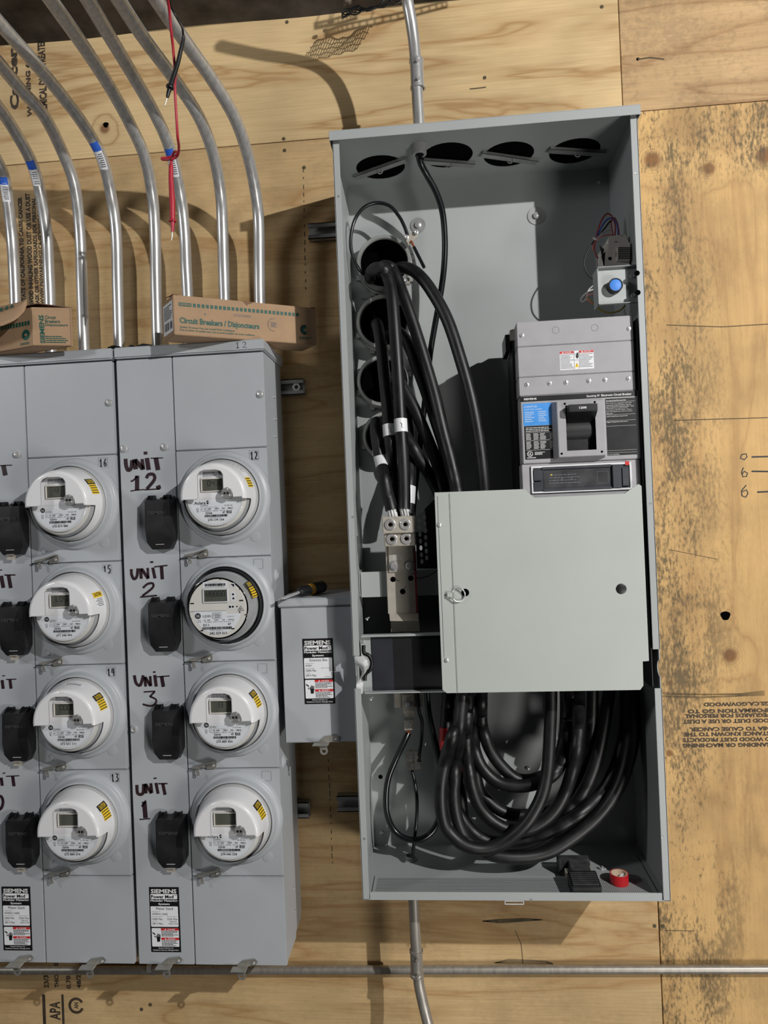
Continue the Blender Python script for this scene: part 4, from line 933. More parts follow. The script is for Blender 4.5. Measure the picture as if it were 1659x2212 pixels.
# open top flap ears and the notch in the front edge
b = MB(); b.slab([FL+up, FL+up+ux*.012, FL+up+uy*.05+ux*.004+np.array([0,0,.008]), FL+up+uy*.055+np.array([0,0,.004])], (0,0,.0015)); b.slab([FR+up-ux*.012, FR+up, FR+up+uy*.05+np.array([0,0,.006])], (0,0,.0015)); b.build('flap_ear', 'kraft_edge', root, 0)
b = MB(); q = FL+ux*.158+up; b.slab([q, q+ux*.006+np.array([0,0,-.006]), q+ux*.010+np.array([0,0,-.0105]), q+ux*.013+np.array([0,0,-.006]), q+ux*.022+np.array([0,0,-.0035]), q+ux*.024], n*.0004); b.build('torn_notch', 'kraft_edge', root, 0)
f_, _, _ = carton_frame(FL, ux); f = f_(.0006); g_ = f_(.0010)
grn = MB(); uL = lambda px: None
rect(grn, .012,.040,.0655,.0735,f)
for k in range(26):
    u = .0435+k*.0098; rect(grn, u,u+.0064,.0655,.0735,f)
grn.text('Circuit Breakers / Disjoncteurs', .0125,.196,.0225,.0405,f,.035); grn.text('Quality Products You Can Install With Confidence', .0125,.137,.0150,.0205,f,.02); grn.text('Des produits de qualite que vous pouvez installer en toute confiance', .0125,.184,.0085,.0140,f,.02)
c = f_(.0006)(Lc-.030, .034); grn.lathe([(.0118,0),(.0085,0)], c, n, 30); 
b = MB(); pal = f_(.0008)
grn.disc(f_(.0006)(Lc-.030,.034), .0118, 30, n); textlines(grn, Lc-.046,Lc-.012,.010,.0175,2,f,6)
grn.build('green_print', 'teal_ink', body, 0)
b = MB(); b.text('SIEMENS', .0140,.0380,.0675,.0715,g_,.01)
b.add([pal(Lc-.030+u*.75, .034+v*.75) for u, v in ((-.0072,.001),(-.003,.0042),(.002,.0040),(.0070,.001),(.004,-.003),(.0005,-.0052),(-.0035,-.0042))], [tuple(range(7))]); b.build('light_print', 'cardboard', body, 0)
b = MB(); b.text('2222243055', .135,.176,.0525,.0580,f); b.lathe([(.0152,0),(.0144,0)], f_(.0006)(.232,.0400), n, 30); textlines(b, .224,.240,.034,.047,4,f,7); b.disc(f_(.0007)(.0705,.0515), .0022, 10, n); b.build('stamped_print', 'grey_ink', body, 0)
e_, _, _ = carton_frame(BL, FL-BL)
b = MB(); rect(b, .006,Dc-.004,.010,H-.010,e_(.0006)); lb = b.build('shipping_label', 'white_label', body, 0)
b = MB(); barcode(b, .012,Dc-.03,.018,.036,e_(.0010),4,20); textlines(b, .012,Dc-.010,.042,H-.016,7,e_(.0010),8); rect(b, Dc-.024,Dc-.010,.018,.034,e_(.0010)); b.build('label_print', 'grey_ink', body, 0)

# open carton at the left edge, its front flap hanging out
Pc = np.array([-.716,.008,CT]); Pr = np.array([-.634,.032,CT]); Pl = np.array([-.985,.098,CT]); Pb = Pr+(Pl-Pc)
HL = at(62,664,.008)[2]-CT
root = thing('carton', 'open brown carton with a curled flap at the left picture edge', 'box', (Pc+Pb)/2, 'breaker cartons on the meter stacks')
t = .0025; upL = np.array([0,0,HL])
wn = MB()
for a_, b_ in ((Pl,Pc),(Pc,Pr),(Pr,Pb),(Pb,Pl)):
    dv = (b_-a_)/np.linalg.norm(b_-a_); nn = np.array([-dv[1],dv[0],0])*t
    wn.slab([a_,b_,b_+upL,a_+upL], nn)
wn.slab([Pl,Pc,Pr,Pb], (0,0,t))
body = wn.build('carton_body', 'cardboard', root, 20)
dl = (Pl-Pc)/np.linalg.norm(Pl-Pc); nl = np.array([dl[1],-dl[0],0]); nl = nl if nl[1] < 0 else -nl
FT = [at(*t) for t in ((61,649,.016),(48,651,.020),(30,655,.026),(0,662,.036),(-60,674,.056),(-120,686,.076))]
FBm = [at(*t) for t in ((60,655,.010),(53,672,-.004),(34,690,-.020),(2,704,-.030),(-60,714,-.022),(-120,724,-.004))]
def flapfn(u, v):                                                   # hinged along the long side's top edge, sagging outward
    k = min(4, int(u*5)); t = u*5-k
    a = FT[k]*(1-t)+FT[k+1]*t; c = FBm[k]*(1-t)+FBm[k+1]*t
    return a*(1-v)+c*v+np.array([0,-.006*math.sin(math.pi*v),.004*math.sin(math.pi*v)])
b = MB(); b.grid(flapfn, 14, 8); o = b.build('top_flap', 'cardboard', root, 60); sd = o.modifiers.new('thickness', 'SOLIDIFY'); sd.thickness = .0022
b = MB()
for k in range(3):
    u0 = .38+.075*k; b.add([tuple(np.array(flapfn(u, v))+np.array([0,-.003,.0006])) for u, v in ((u0,.22),(u0+.05,.25),(u0+.04,.48),(u0+.005,.45))], [(0,1,2,3)])
b.build('flap_print', 'teal_ink', o, 0)
b = MB(); b.slab([Pc+upL+np.array([.004,.02,.0135]), Pr+upL+np.array([0.0,.004,.0005]), Pb+upL+np.array([0,0,.004]), Pl+upL+np.array([0,0,.012])], (0,0,.002)); b.build('back_flap', 'kraft_edge', root, 0)
r_, nr, _ = carton_frame(Pc, Pr-Pc); f = r_(.0008)
wE = np.linalg.norm(Pr-Pc)
b = MB(); b.text('SIEMENS', 0,1,0,1, lambda u, v: f(.0245-v*.0105+(.002*(1-u)), .006+u*.066), .03)
for k, s in enumerate(('Circuit','Breakers','Disjoncteurs')): b.text(s, .0275,(.0515,.0600,.0765)[k],.063-.0092*k,.0708-.0092*k,f,.015)
textlines(b, .0275,.0785,.0065,.0245,4,f,9); 
l_, nl2, _ = carton_frame(Pl, Pc-Pl); LL = np.linalg.norm(Pc-Pl); f = l_(.0008)
for k in range(14): u = LL-.014-k*.0095; rect(b, u,u+.0062,.050,.0600,f)
b.disc(f(LL-.021,.0285), .0122, 30, nl2); textlines(b, LL-.040,LL-.010,.006,.012,2,f,3); b.build('green_print', 'teal_ink', body, 0)
b = MB(); f = l_(.0012); b.add([f(LL-.021+u*.75, .0285+v*.75) for u, v in ((-.0072,.001),(-.003,.0042),(.002,.0040),(.0070,.001),(.004,-.003),(.0005,-.0052),(-.0035,-.0042))], [tuple(range(7))]); b.build('light_print', 'cardboard', body, 0)

# ================================================================== TEST LEADS hanging over the conduits
zo = lambda pts, off, sc, y: [(off[0]+p[0]/sc, off[1]+p[1]/sc, y if len(p) < 3 else p[2]) for p in pts]
yl = -0.20
lead = pxpath(zo([(270,-300,-.36),(285,-120,-.33),(300,0,-.31),(335,250,-.29),(370,650,-.27),(400,900,-.255),(430,1250,-.24),(450,1500,-.23),(442,1800,-.22),(440,2212,-.20)], (330,0), 9.217, yl)[:-1]+
              zo([(400,0,-.20),(425,200,-.17),(425,330,-.15),(400,420,-.135),(330,480,-.13),(200,505,-.125),(100,500,-.12),(95,480,-.12),(200,470,-.118),(290,440,-.118),(320,380,-.118),(350,345,-.12),(390,365,-.13),(375,420,-.135),(310,480,-.135),(275,530,-.13)], (340,290), 9.217, yl), 5)
root = thing('test_lead', 'red meter test lead knotted over a conduit, its probe hanging down', 'test lead', at(370,520,-.12))
MB().tube(lead, 0.0026, 10).build('wire', 'lead_red', root, 60)
Q = pxpath(zo([(275,530),(275,610),(272,640),(270,900),(295,1300),(300,1700)], (340,290), 9.217, -.13), 2)
MB().tube(Q, list(np.interp(range(len(Q)), [0,2,3,6,8,10], [.0028,.0032,.0042,.0050,.0060,.0054])), 16).build('probe_handle', 'lead_red', root, 50)
Q = pxpath(zo([(303,1700),(304,1735),(304,1750)], (340,290), 9.217, -.13), 2); MB().tube(Q, [.006,.0078,.0082,.0078,.0052], 16).build('finger_guard', 'lead_red', root, 50)
Q = pxpath(zo([(304,1750),(300,1940)], (340,290), 9.217, -.13), 2); MB().tube(Q, [.0044,.0038,.0030], 14).build('probe_nose', 'lead_red', root, 50)
Q = pxpath(zo([(298,1940),(288,2060),(275,2120)], (340,290), 9.217, -.13), 2); MB().tube(Q, .0012, 8).build('probe_tip', 'zinc', root, 50)
root = thing('test_lead', 'black meter test lead dangling in front of the conduits, tip pointing down left', 'test lead', at(357,226,-.24))
Q = pxpath(zo([(300,-200,-.33),(325,-60,-.31),(350,60,-.30),(372,150,-.29),(440,280,-.28),(530,440,-.275),(590,560,-.27),(605,690,-.262)], (330,0), 9.217, -.25), 4); MB().tube(Q, .0021, 10).build('wire', 'rubber', root, 60)
Q = pxpath(zo([(605,690,-.262),(612,760,-.26),(570,950,-.255),(500,1250,-.25),(420,1500,-.245),(355,1700,-.24)], (330,0), 9.217, -.25), 3); MB().tube(Q, list(np.interp(range(len(Q)), [0,3,8,15], [.0022,.0032,.0040,.0047])), 14).build('probe_handle', 'black_plastic', root, 50)
Q = pxpath(zo([(362,1690),(340,1745),(336,1760)], (330,0), 9.217, -.24), 2); MB().tube(Q, [.005,.0072,.0076,.0072,.0045], 14).build('finger_guard', 'black_plastic', root, 50)
Q = pxpath(zo([(336,1755),(290,1935)], (330,0), 9.217, -.238), 2); MB().tube(Q, [.0044,.0038,.0030], 14).build('probe_nose', 'black_plastic', root, 50)
Q = pxpath(zo([(290,1935),(260,2040),(242,2100)], (330,0), 9.217, -.236), 2); MB().tube(Q, .0010, 8).build('probe_tip', 'zinc', root, 50)

# ================================================================== TALL OPEN ENCLOSURE
EW, ED, ET = 0.66, 0.2593, 1.6925
enc = thing('enclosure', 'tall open grey switchgear enclosure full of black cables', 'electrical enclosure', (EW/2, ED/2, 0))
P_ = 'box_paint'
MB().box(.0015, EW-.0015, ED-.002, ED, .001, ET).build('back_panel', P_, enc, 0)
zl0, zl1 = at(785,1488,0)[2], at(768,1417,0)[2]; zr0, zr1 = at(1412,1487,0)[2], at(1402,1403,0)[2]; zrc = at(1420,1445,0)[2]
n_ = 14
MB().prism_x([(0,0),(ED,0),(ED,ET),(0,ET),(0,zl1),(.035,zl1),(.035,zl0),(0,zl0)], 0, .0018).build('left_side', P_, enc, 0)
half = [(.004+.017*math.sin(math.pi*i/n_), zrc+.018*math.cos(math.pi*i/n_)) for i in range(n_+1)]
MB().prism_x([(0,0),(ED,0),(ED,ET),(0,ET),(0,zr1)]+[(.004,zr1)]+half+[(.004,zr0),(0,zr0)], EW-.0018, EW).build('right_side', P_, enc, 0)
for za_, zb_ in ((zl1,ET-.002),(0,zl0)): MB().box(0,.0150,0,.0016,za_,zb_).build('left_flange', P_, enc, 0, 0.0006)
for za_, zb_ in ((zr1,ET-.002),(0,zr0)): MB().box(EW-.0150,EW,0,.0016,za_,zb_).build('right_flange', P_, enc, 0, 0.0006)
b = MB(); b.box(.0162,EW-.0175,-.0004,.0012,0,.0178); b.build('bottom_flange', P_, enc, 0, 0.0006)
MB().box(.0018,EW-.0018,0,ED-.002,0,.0016).build('bottom_plate', P_, enc, 0)
M['worn_paint'] = mat('worn_paint', (196,198,198), 0.4, 0, 0.12, 40)
MB().box(.020,EW-.03,.0014,.026,.0016,.0030).build('bottom_hem', 'worn_paint', enc, 0, 0.0005)
b = MB()                                                            # perforated vent strip in the floor
for i in range(150):
    for j in range(14):
        x, y = .026+i*.00405+(j % 2)*.002, .030+j*.0046
        b.add([(x+.0012*math.cos(k*1.2566), y+.0014*math.sin(k*1.2566), .00185) for k in range(5)], [(0,1,2,3,4)])
o = b.build('vent_holes', 'void', enc, 0); o['kind'] = 'stuff'
b = MB(); b.stroke([(atz(808,1900,.0019)[0],.10),(atz(808,1900,.0019)[0],.004)], .0014, lambda u, v: (u,v,.0019)); b.build('corner_seam', 'void', enc, 0); b = MB(); b.stroke([(.6435,.20),(.6435,.004)], .0016, lambda u, v: (u,v,.0019)); b.build('corner_seam', 'void', enc, 0)
holes = []
for px, py in ((822,362),(967,336),(1099,334),(1241,327)):
    c = atz(px, py, ET); holes.append((c[0], c[1]))
plate_holes('top_plate', P_, enc, [(.0018,0),(EW-.0018,0),(EW-.0018,ED-.002),(.0018,ED-.002)], [circ(x,y,.0595) for x, y in holes], lambda u, v, t: (u,v,ET+t), .0014)
for x, y in holes: MB().lathe([(.0598,0),(.0001,0)], (x,y,ET+.0015), (0,0,-1), 36).build('knockout_opening', 'void', enc, 0)  # black disc puts the dark of the cavity into the colour
b = MB(); b.box(-.0052,.6640,-.0125,.2605,ET+.0018,ET+.0034); b.box(-.0052,.6640,-.0125,-.0109,1.6745,ET+.0018); b.box(-.0052,-.0036,-.0109,.2605,1.6745,ET+.0018); b.box(.6624,.6640,-.0109,.2605,1.6745,ET+.0018); b.build('top_lid', P_, enc, 0, 0.0004)
for (x0,y0,x1,y1) in ((768,386,876,348),(914,351,1024,359),(1040,336,1160,353),(1186,327,1306,335)):
    a = atz(x0,y0,ET-.008); c = atz(x1,y1,ET-.008); d = (c-a)/np.linalg.norm(c-a); w = np.array([-d[1],d[0],0])
    b = MB(); b.slab([a-w*.009,c-w*.009,c+w*.009,a+w*.009], (0,0,.0015)); b.slab([a-w*.009,c-w*.009,c-w*.009+np.array([0,0,.007]),a-w*.009+np.array([0,0,.007])], w*.0012)
    br = b.build('closure_bar', 'strut_zinc', enc, 0)
    m_ = (a+c)/2; MB().tube(smooth_path([m_+np.array([-.006,-.004,0]),m_+np.array([-.005,-.006,-.009]),m_+np.array([.001,-.007,-.012]),m_+np.array([.006,-.006,-.008]),m_+np.array([.005,-.004,0])],4), .0014, 8).build('wire_clip', 'zinc', br)
b = MB()
for px, py in ((731,424),(1373,375),(762,1117),(1405,1088),(787,1812),(1431,1808),(1147,1944)):
    p = at(px,py,-.0002); MB().lathe([(.0030,0),(.0026,.0006),(.0001,.0004)], (p[0],-.0004 if py > 1930 else 0,p[2]), n=12).build('flange_rivet', 'strut_zinc', enc, 30)
for px, py, r in ((903,487,.0195),(1158,467,.0215)):
    p = at(px,py,ED-.002); w_ = MB().lathe([(r,0),(r,.0022),(.008,.0022)], (p[0],ED-.002,p[2]), n=32).build('washer', 'strut_zinc', enc, 30)
    MB().lathe([(.0085,.0022),(.0080,.007),(.005,.0085),(.0001,.0085)], (p[0],ED-.002,p[2]), n=18).build('bolt_head', 'zinc', w_, 30)
for px, py in ((1293,394),(1205,1725),(825,1798),(796,542),(836,1826),(1140,1660)):
    p = at(px,py,ED-.002); MB().lathe([(.0058,0),(.005,.005),(.002,.0065),(.0001,.0065)], (p[0],ED-.002,p[2]), n=14).build('panel_bolt', 'zinc', enc, 30)
p = at(822,1678,ED-.002); MB().disc((p[0],ED-.0025,p[2]),.0055,16).build('bolt_hole','void',enc,0)
p = at(789,646,ED-.002); b = MB(); b.text('NOV 1', p[0]-.010,p[0]+.012,p[2]-.004,p[2]+.003,plane_y(ED-.0026)); b.build('date_stamp','black_ink',enc,0)
p = at(1111,1953,.002); b = MB(); frame_rect(b, p[0]-.021,p[0]+.021,-.0095,-.0006,.0022,.0006,.0022); b.build('drain_tab','worn_paint',enc,0,0.0005)
# torn knockout in the left side, white paint on the bent metal
f0 = lambda x, y, d: at(740+x/5.027, 1080+y/5.027, d)
def torn(u, v):
    L_ = [(128,1700,.001),(132,1775,.002),(185,1815,.012),(215,1880,.02),(180,1950,.018),(150,2000,.006),(148,2100,.001)]
    R_ = [(232,1695,.001),(268,1745,-.004),(280,1790,-.002),(262,1850,.006),(232,1925,.016),(222,1990,.012),(218,2105,.001)]
    t = v*6; i = min(5,int(t)); k = t-i
    a = f0(*L_[i])*(1-k)+f0(*L_[i+1])*k; c = f0(*R_[i])*(1-k)+f0(*R_[i+1])*k
    m_ = a*(1-u)+c*u; m_[1] -= .010*math.sin(math.pi*u)*math.sin(math.pi*min(1,v*1.4)); return m_
o = MB().grid(torn, 8, 24).build('bent_knockout', 'worn_paint', enc, 60)
MB().tube(smooth_path([f0(228,1580,.012),f0(232,1660,.012),f0(285,1690,.012),f0(318,1760,.012),f0(300,1840,.012),f0(250,1890,.012),f0(240,1960,.012)],5), .0045, 10).build('rubber_edging', 'black_plastic', enc, 50)

# ------------------------------------------------------------------ big conduit nipples in the back panel
g4 = lambda x, y, d: at(750+x/8.7316, 430+y/8.7316, d)
for k, (px, py, ro, lab) in enumerate(((829,566,.066,'topmost of the four large conduit nipples in the back of the enclosure'),(828,694,.0655,'second from top of the four large conduit nipples in the enclosure back'),(826,822,.0615,'third from top of the four large conduit nipples in the enclosure back'),(836,942,.0595,'lowest of the four large conduit nipples in the enclosure back'))):
    y0 = ED-.002; p = at(px,py,.205); c = (p[0], y0, p[2])
    root = thing('conduit_nipple', lab, 'conduit fitting', c, 'large conduit nipples in the enclosure back')
    MB().lathe([(ro+.0040,.0005),(ro+.0040,.014),(ro+.001,.016),(ro,.034),(ro+.0028,.036),(ro+.0028,.050),(ro+.0012,.0530),(ro-.0050,.0530),(ro-.0075,.050),(ro-.0075,.0015)], c, n=48).build('bushing', 'strut_zinc', root, 40)
    MB().lathe([(ro-.0078,.048),(ro-.0078,.001),(.0001,.001)], c, n=40).build('dark_bore', 'void', root, 40)  # shallow black cup, the dark of a deep pipe painted in
    b = MB()
    for j in range(8):
        a_ = j*math.pi/4+.3; x, z = c[0]+(ro+.006)*math.cos(a_), c[2]+(ro+.006)*math.sin(a_)
        b.box(x-.006,x+.006,y0-.012,y0-.001,z-.006,z+.006)
    b.build('locknut_lugs', 'strut_zinc', root, 20)
    a_ = -0.75; x, z = c[0]+(ro+.007)*math.cos(a_), c[2]+(ro+.007)*math.sin(a_)
    q = MB().box(x-.009,x+.009,y0-.050,y0-.034,z-.008,z+.008).build('ground_lug', 'tin', root, 20, .001)
    MB().lathe([(.005,0),(.004,.004),(.0001,.003)], (x,y0-.050,z), n=14).build('lug_screw','zinc',q,30)

# ------------------------------------------------------------------ cables
def cable(pts, r, name, mt, label, cat='cable', group=None, sub=6, ends=None):
    P = pxpath(pts, sub) if not isinstance(pts, tuple) else pts[0]
    root = thing(name, label, cat, P[0], group)
    MB().tube(P, r, 18).build('jacket', mt, root, 60)
    return root, P
def tape(root, P, i0, i1, r, mt='white_label', mark=None):
    t = MB().tube(P[i0:i1+1], r+.0008, 20).build('tape_band', mt, root, 60)
    if mark is not None:
        c = P[(i0+i1)//2]; b = MB(); b.stroke([(-.003,.006),(.001,.002),(-.001,-.004),(.003,-.006)], .0011, lambda u, v: (c[0]+u+mark, c[1]-r-.0012, c[2]+v)); b.build('pen_mark','black_ink',t,0)
G1 = 'thick black feeder cables'
r1 = .0146
UP = [
 ([(800,605,.245),(801,590,.215),(812,580,.175),(828,582,.145),(840,605,.125),(848,650,.11),(855,740,.10),(861,830,.095),(866,920,.088),(871,1000,.082),(873,1060,.080),(873,1100,.080)], 'cable from the top nipple running straight down to the right lug, with white tape'),
 ([(815,610,.245),(822,590,.21),(845,585,.17),(872,578,.15),(900,590,.135),(930,625,.12),(966,690,.105),(996,780,.095),(1020,870,.09),(1036,960,.09),(1045,1040,.09),(1050,1110,.095)], 'rightmost cable of the top nipple, arching out and down behind the grey door'),
 ([(820,600,.245),(822,580,.21),(836,575,.175),(852,590,.15),(872,640,.135),(893,700,.13),(915,770,.125),(938,850,.12),(957,930,.115),(975,1000,.11),(988,1060,.11),(995,1110,.11)], 'middle cable of the top nipple, left of the rightmost one'),
 ([(812,725,.245),(812,705,.215),(815,702,.18),(822,735,.155),(828,790,.14),(835,860,.125),(841,930,.115),(849,1010,.105),(856,1070,.10),(860,1130,.10)], 'cable from the second nipple ending at the lugs, short white tape with pen mark'),
 ([(835,735,.245),(838,718,.22),(858,715,.185),(880,740,.165),(900,790,.15),(922,850,.14),(945,920,.13),(966,985,.125),(983,1050,.12),(990,1110,.12)], 'cable from the second nipple sweeping right behind the grey door'),
 ([(832,850,.245),(838,828,.21),(850,815,.185),(872,840,.165),(896,885,.155),(918,935,.15),(940,990,.145),(958,1045,.14),(970,1110,.14)], 'upper cable of the third nipple sweeping right behind the grey door'),
 ([(826,965,.245),(822,935,.21),(814,912,.175),(812,930,.15),(818,975,.125),(826,1010,.11),(835,1060,.098),(842,1085,.092),(846,1102,.090)], 'cable from the lowest nipple to the left lug, white tape near its top'),
 ([(840,970,.245),(848,945,.21),(862,930,.19),(885,955,.175),(905,990,.17),(930,1030,.165),(950,1070,.16),(965,1120,.16)], 'cable from the lowest nipple bending right behind the door edge'),
 ([(846,860,.245),(850,842,.215),(860,850,.195),(876,890,.185),(884,950,.18),(886,1010,.16),(884,1060,.14),(881,1110,.13)], 'hindmost cable of the third nipple hanging down behind the lugs')]
def dense(pts):
    return np.array(smooth_path(pts, 6))
def spread(bundle, gap, y_lo, y_hi, rounds=60):
    """slide crossing cables nearer or farther until they lie against each other"""
    U = [dense(p) for p in bundle]
    for it in range(rounds):
        W = [np.array([at(*q) for q in u]) for u in U]; D = [np.zeros(len(u)) for u in U]
        for i in range(len(U)):
            for j in range(i+1, len(U)):
                df = W[i][:,None,:]-W[j][None,:,:]; ds = np.sqrt((df**2).sum(2))
                ok = ds < gap
                if not ok.any(): continue
                push = np.where(ok, (gap-ds)*0.35, 0)*np.where(df[:,:,1] >= 0, 1, -1)
                k = np.abs(push).argmax(1); D[i] += push[np.arange(len(U[i])),k]; k = np.abs(push).argmax(0); D[j] -= push[k,np.arange(len(U[j]))]
        for u, d in zip(U, D):
            d[:2] = 0; d = np.convolve(np.pad(d, 3, mode='edge'), np.ones(7)/7, 'valid'); u[2:,2] += d[2:]
            lo = np.where(u[:,1] > 1490, y_lo, y_lo); u[:,2] = np.clip(u[:,2], lo, y_hi)
    return [[at(*q) for q in u] for u in U]
UC = []
for P, (pts, lab) in zip(spread([p for p, l in UP], 2*r1*1.01, .055, .245), UP): UC.append(cable((P,), r1, 'feeder_cable', 'rubber', 'black '+lab, 'cable', G1))
def py_of(p): q = MW @ (p-CAM); return CY+FOC*q[1]/q[2]
def idx(P, y):
    ys = [py_of(p) for p in P]; st = int(np.argmin(ys)); return st+int(np.argmin([abs(v-y) for v in ys[st:]]))
def tape_at(k, ya, yb, **kw): root, P = UC[k]; a, c = idx(P, ya), idx(P, yb); tape(root, P, min(a,c), max(a,c) if a != c else a+1, r1, **kw)
tape_at(0, 902, 938, mark=.003); tape_at(3, 922, 943, mark=.004); tape_at(6, 986, 1012)
r, P = UC[8]; a, c = idx(P,1048), idx(P,1085); tape(r, P, a, max(c,a+1), r1)
for k in (0, 6):                                                    # bare aluminium strands at the lugs
    root, P = UC[k]; e = P[-1]; b = MB()
    for j in range(9):
        t = j*math.pi/4; rr = .0085 if j < 8 else 0
        b.tube([e+np.array([rr*math.cos(t),rr*math.sin(t),.002]), e+np.array([rr*math.cos(t)+.003,rr*math.sin(t),-.016])], .0031, 6)
    b.build('bare_strands', 'zinc', root, 40)
G2 = 'thick black cable loops in the bottom of the enclosure'
Z7 = lambda pts: [(1080+a/3.815, 1400+c/3.815, d) for a, c, d in pts]
LO = [
 ([(1006,1480,.115),(1003,1512,.11),(990,1560,.10),(978,1588,.09),(960,1650,.075),(952,1700,.068),(954,1755,.062),(967,1793,.060),(1000,1824,.058),(1041,1834,.055),(1085,1822,.055),(1130,1786,.058),(1157,1748,.066),(1175,1705,.078),(1184,1650,.09),(1188,1580,.10),(1190,1520,.11),(1190,1480,.115)], 'frontmost cable loop below the door, its left side crossing all the others'),
 ([(1012,1480,.13),(1010,1530,.125),(1007,1588,.12),(1014,1670,.112),(1032,1735,.105),(1063,1773,.10),(1105,1793,.098),(1150,1788,.10),(1195,1755,.108),(1225,1700,.118),(1245,1620,.13),(1250,1550,.135),(1250,1480,.14)], 'cable loop just inside the frontmost loop, its right side the widest dark one'),
 ([(970,1480,.15),(964,1560,.15),(963,1610,.148),(968,1660,.145),(975,1708,.14),(990,1755,.135),(1022,1798,.13),(1060,1818,.128),(1120,1820,.125),(1180,1800,.125),(1235,1770,.13),(1280,1735,.135),(1315,1690,.14),(1340,1625,.145),(1350,1560,.15),(1352,1480,.155)], 'cable loop reaching far to the right under the door corner'),
 ([(1041,1480,.165),(1040,1530,.165),(1042,1570,.16),(1060,1622,.155),(1088,1660,.15),(1120,1684,.148),(1160,1682,.148),(1195,1660,.15),(1215,1615,.155),(1222,1560,.16),(1222,1480,.165)], 'uppermost shallow cable loop in the middle below the door'),
 ([(1018,1480,.145),(1018,1570,.14),(1026,1622,.135),(1043,1660,.128),(1076,1690,.12),(1119,1698,.115),(1158,1692,.115),(1196,1672,.12),(1218,1630,.128),(1228,1565,.135),(1232,1480,.14)], 'second shallow cable loop, shiny at its lowest point'),
 ([(1024,1480,.18),(1024,1600,.175),(1032,1695,.165),(1060,1735,.16),(1100,1758,.158),(1150,1760,.158),(1200,1745,.16),(1245,1705,.165),(1270,1640,.175),(1278,1560,.18),(1280,1480,.185)], 'deep cable loop lying behind the others in mid height'),
 ([(1002,1480,.17),(996,1600,.17),(996,1720,.16),(1010,1790,.15),(1060,1825,.145),(1130,1812,.145),(1187,1782,.145),(1238,1740,.15),(1268,1695,.155),(1290,1636,.16),(1306,1560,.165),(1318,1480,.17)], 'cable loop with white scuffs, third from the right under the door'),
 ([(984,1480,.19),(974,1620,.19),(982,1740,.18),(1020,1815,.17),(1085,1838,.165),(1150,1822,.16),(1212,1808,.16),(1265,1780,.165),(1308,1742,.17),(1342,1690,.175),(1364,1620,.18),(1370,1560,.185),(1372,1480,.19)], 'outermost cable loop on the right, nearest the enclosure side'),
 ([(1000,1480,.10),(990,1600,.10),(980,1720,.085),(1000,1800,.075),(1045,1840,.072),(1105,1852,.072),(1172,1845,.08),(1225,1818,.09),(1290,1765,.11),(1335,1700,.125),(1358,1620,.14),(1362,1540,.15),(1364,1480,.155)], 'lowest cable loop, almost touching the enclosure floor')]
for P, (pts, lab) in zip(spread([p for p, l in LO], 2*r1*1.01, .035, .235, 80), LO):
    root, P = cable((P,), r1, 'feeder_cable', 'rubber', 'black '+lab, 'cable', G2)
    if 'far to the right' in lab:
        a, c = idx(P[:len(P)//3],1568), idx(P[:len(P)//3],1612); tape(root, P, min(a,c), max(a,c)+1, r1, 'red_tape')
    if 'white scuffs' in lab:
        a, c = idx(P[:len(P)//3],1592), idx(P[:len(P)//3],1632); tape(root, P, min(a,c), max(a,c)+1, r1, 'red_tape')
# thinner conductors
root, P = cable([(905,300,.075),(905,325,.075),(908,350,.08),(922,378,.10),(942,415,.12),(956,460,.14),(961,520,.155),(959,580,.165),(951,640,.175),(940,700,.185),(930,760,.19),(922,830,.195),(912,920,.20),(902,1010,.20),(893,1090,.20),(890,1150,.20)], .0075, 'ground_cable', 'rubber_shiny', 'slim black cable hanging from the fitting in the enclosure ceiling')
c = atz(905,318,ET-.018); c = (at(905,305,.075)[0], .075, ET)
MB().lathe([(.0185,0),(.0185,.006),(.0165,.010),(.0165,.020),(.0150,.022),(.0105,.022),(.0100,.012)], c, (0,0,-1), 28).build('ceiling_bushing', 'grey_plastic', root, 40)
root, P = cable([g4(400,1500,.235),g4(380,1440,.205),g4(260,1370,.18),g4(140,1180,.165),g4(70,900,.155),g4(90,600,.15),g4(170,340,.15),g4(330,150,.15),g4(560,72,.155),g4(800,130,.16),g4(980,330,.165),g4(1080,520,.168),g4(1140,680,.17)] if False else [(750+a/8.7316,430+c/8.7316,d) for a, c, d in ((400,1500,.235),(370,1440,.2),(260,1370,.18),(140,1180,.165),(68,900,.155),(85,600,.15),(170,340,.15),(330,150,.15),(560,72,.155),(800,130,.16),(980,330,.165),(1080,520,.168),(1140,690,.17))], .0043, 'bonding_wire', 'rubber_shiny', 'thin black bonding wire looping round above the top conduit nipple', 'wire')
b = MB().tube([at(750+1205/8.7316,430+790/8.7316,.168), at(750+1262/8.7316,430+910/8.7316,.166)], .0028, 10); b.build('bare_copper', 'copper', root, 50)
MB().tube([at(750+1258/8.7316,430+905/8.7316,.166), at(750+1455/8.7316,430+1295/8.7316,.160)], .0041, 12).build('wire_end', 'rubber_shiny', root, 50)
q = [at(750+a/8.7316,430+c/8.7316,.170) for a, c in ((1080,740),(1260,590),(1330,690),(1150,870))]
MB().slab(q, (0,.012,0)).build('bonding_lug', 'tin', root, 20, .001)
for a, c in ((1120,730),(1300,640)): MB().lathe([(.0055,-.004),(.0055,.006),(.003,.007),(.0001,.006)], at(750+a/8.7316,430+c/8.7316,.170), n=14).build('lug_screw','zinc',root,30)
zz = lambda pts: [(770+a/4.608,1480+c/4.608,d) for a, c, d in pts]
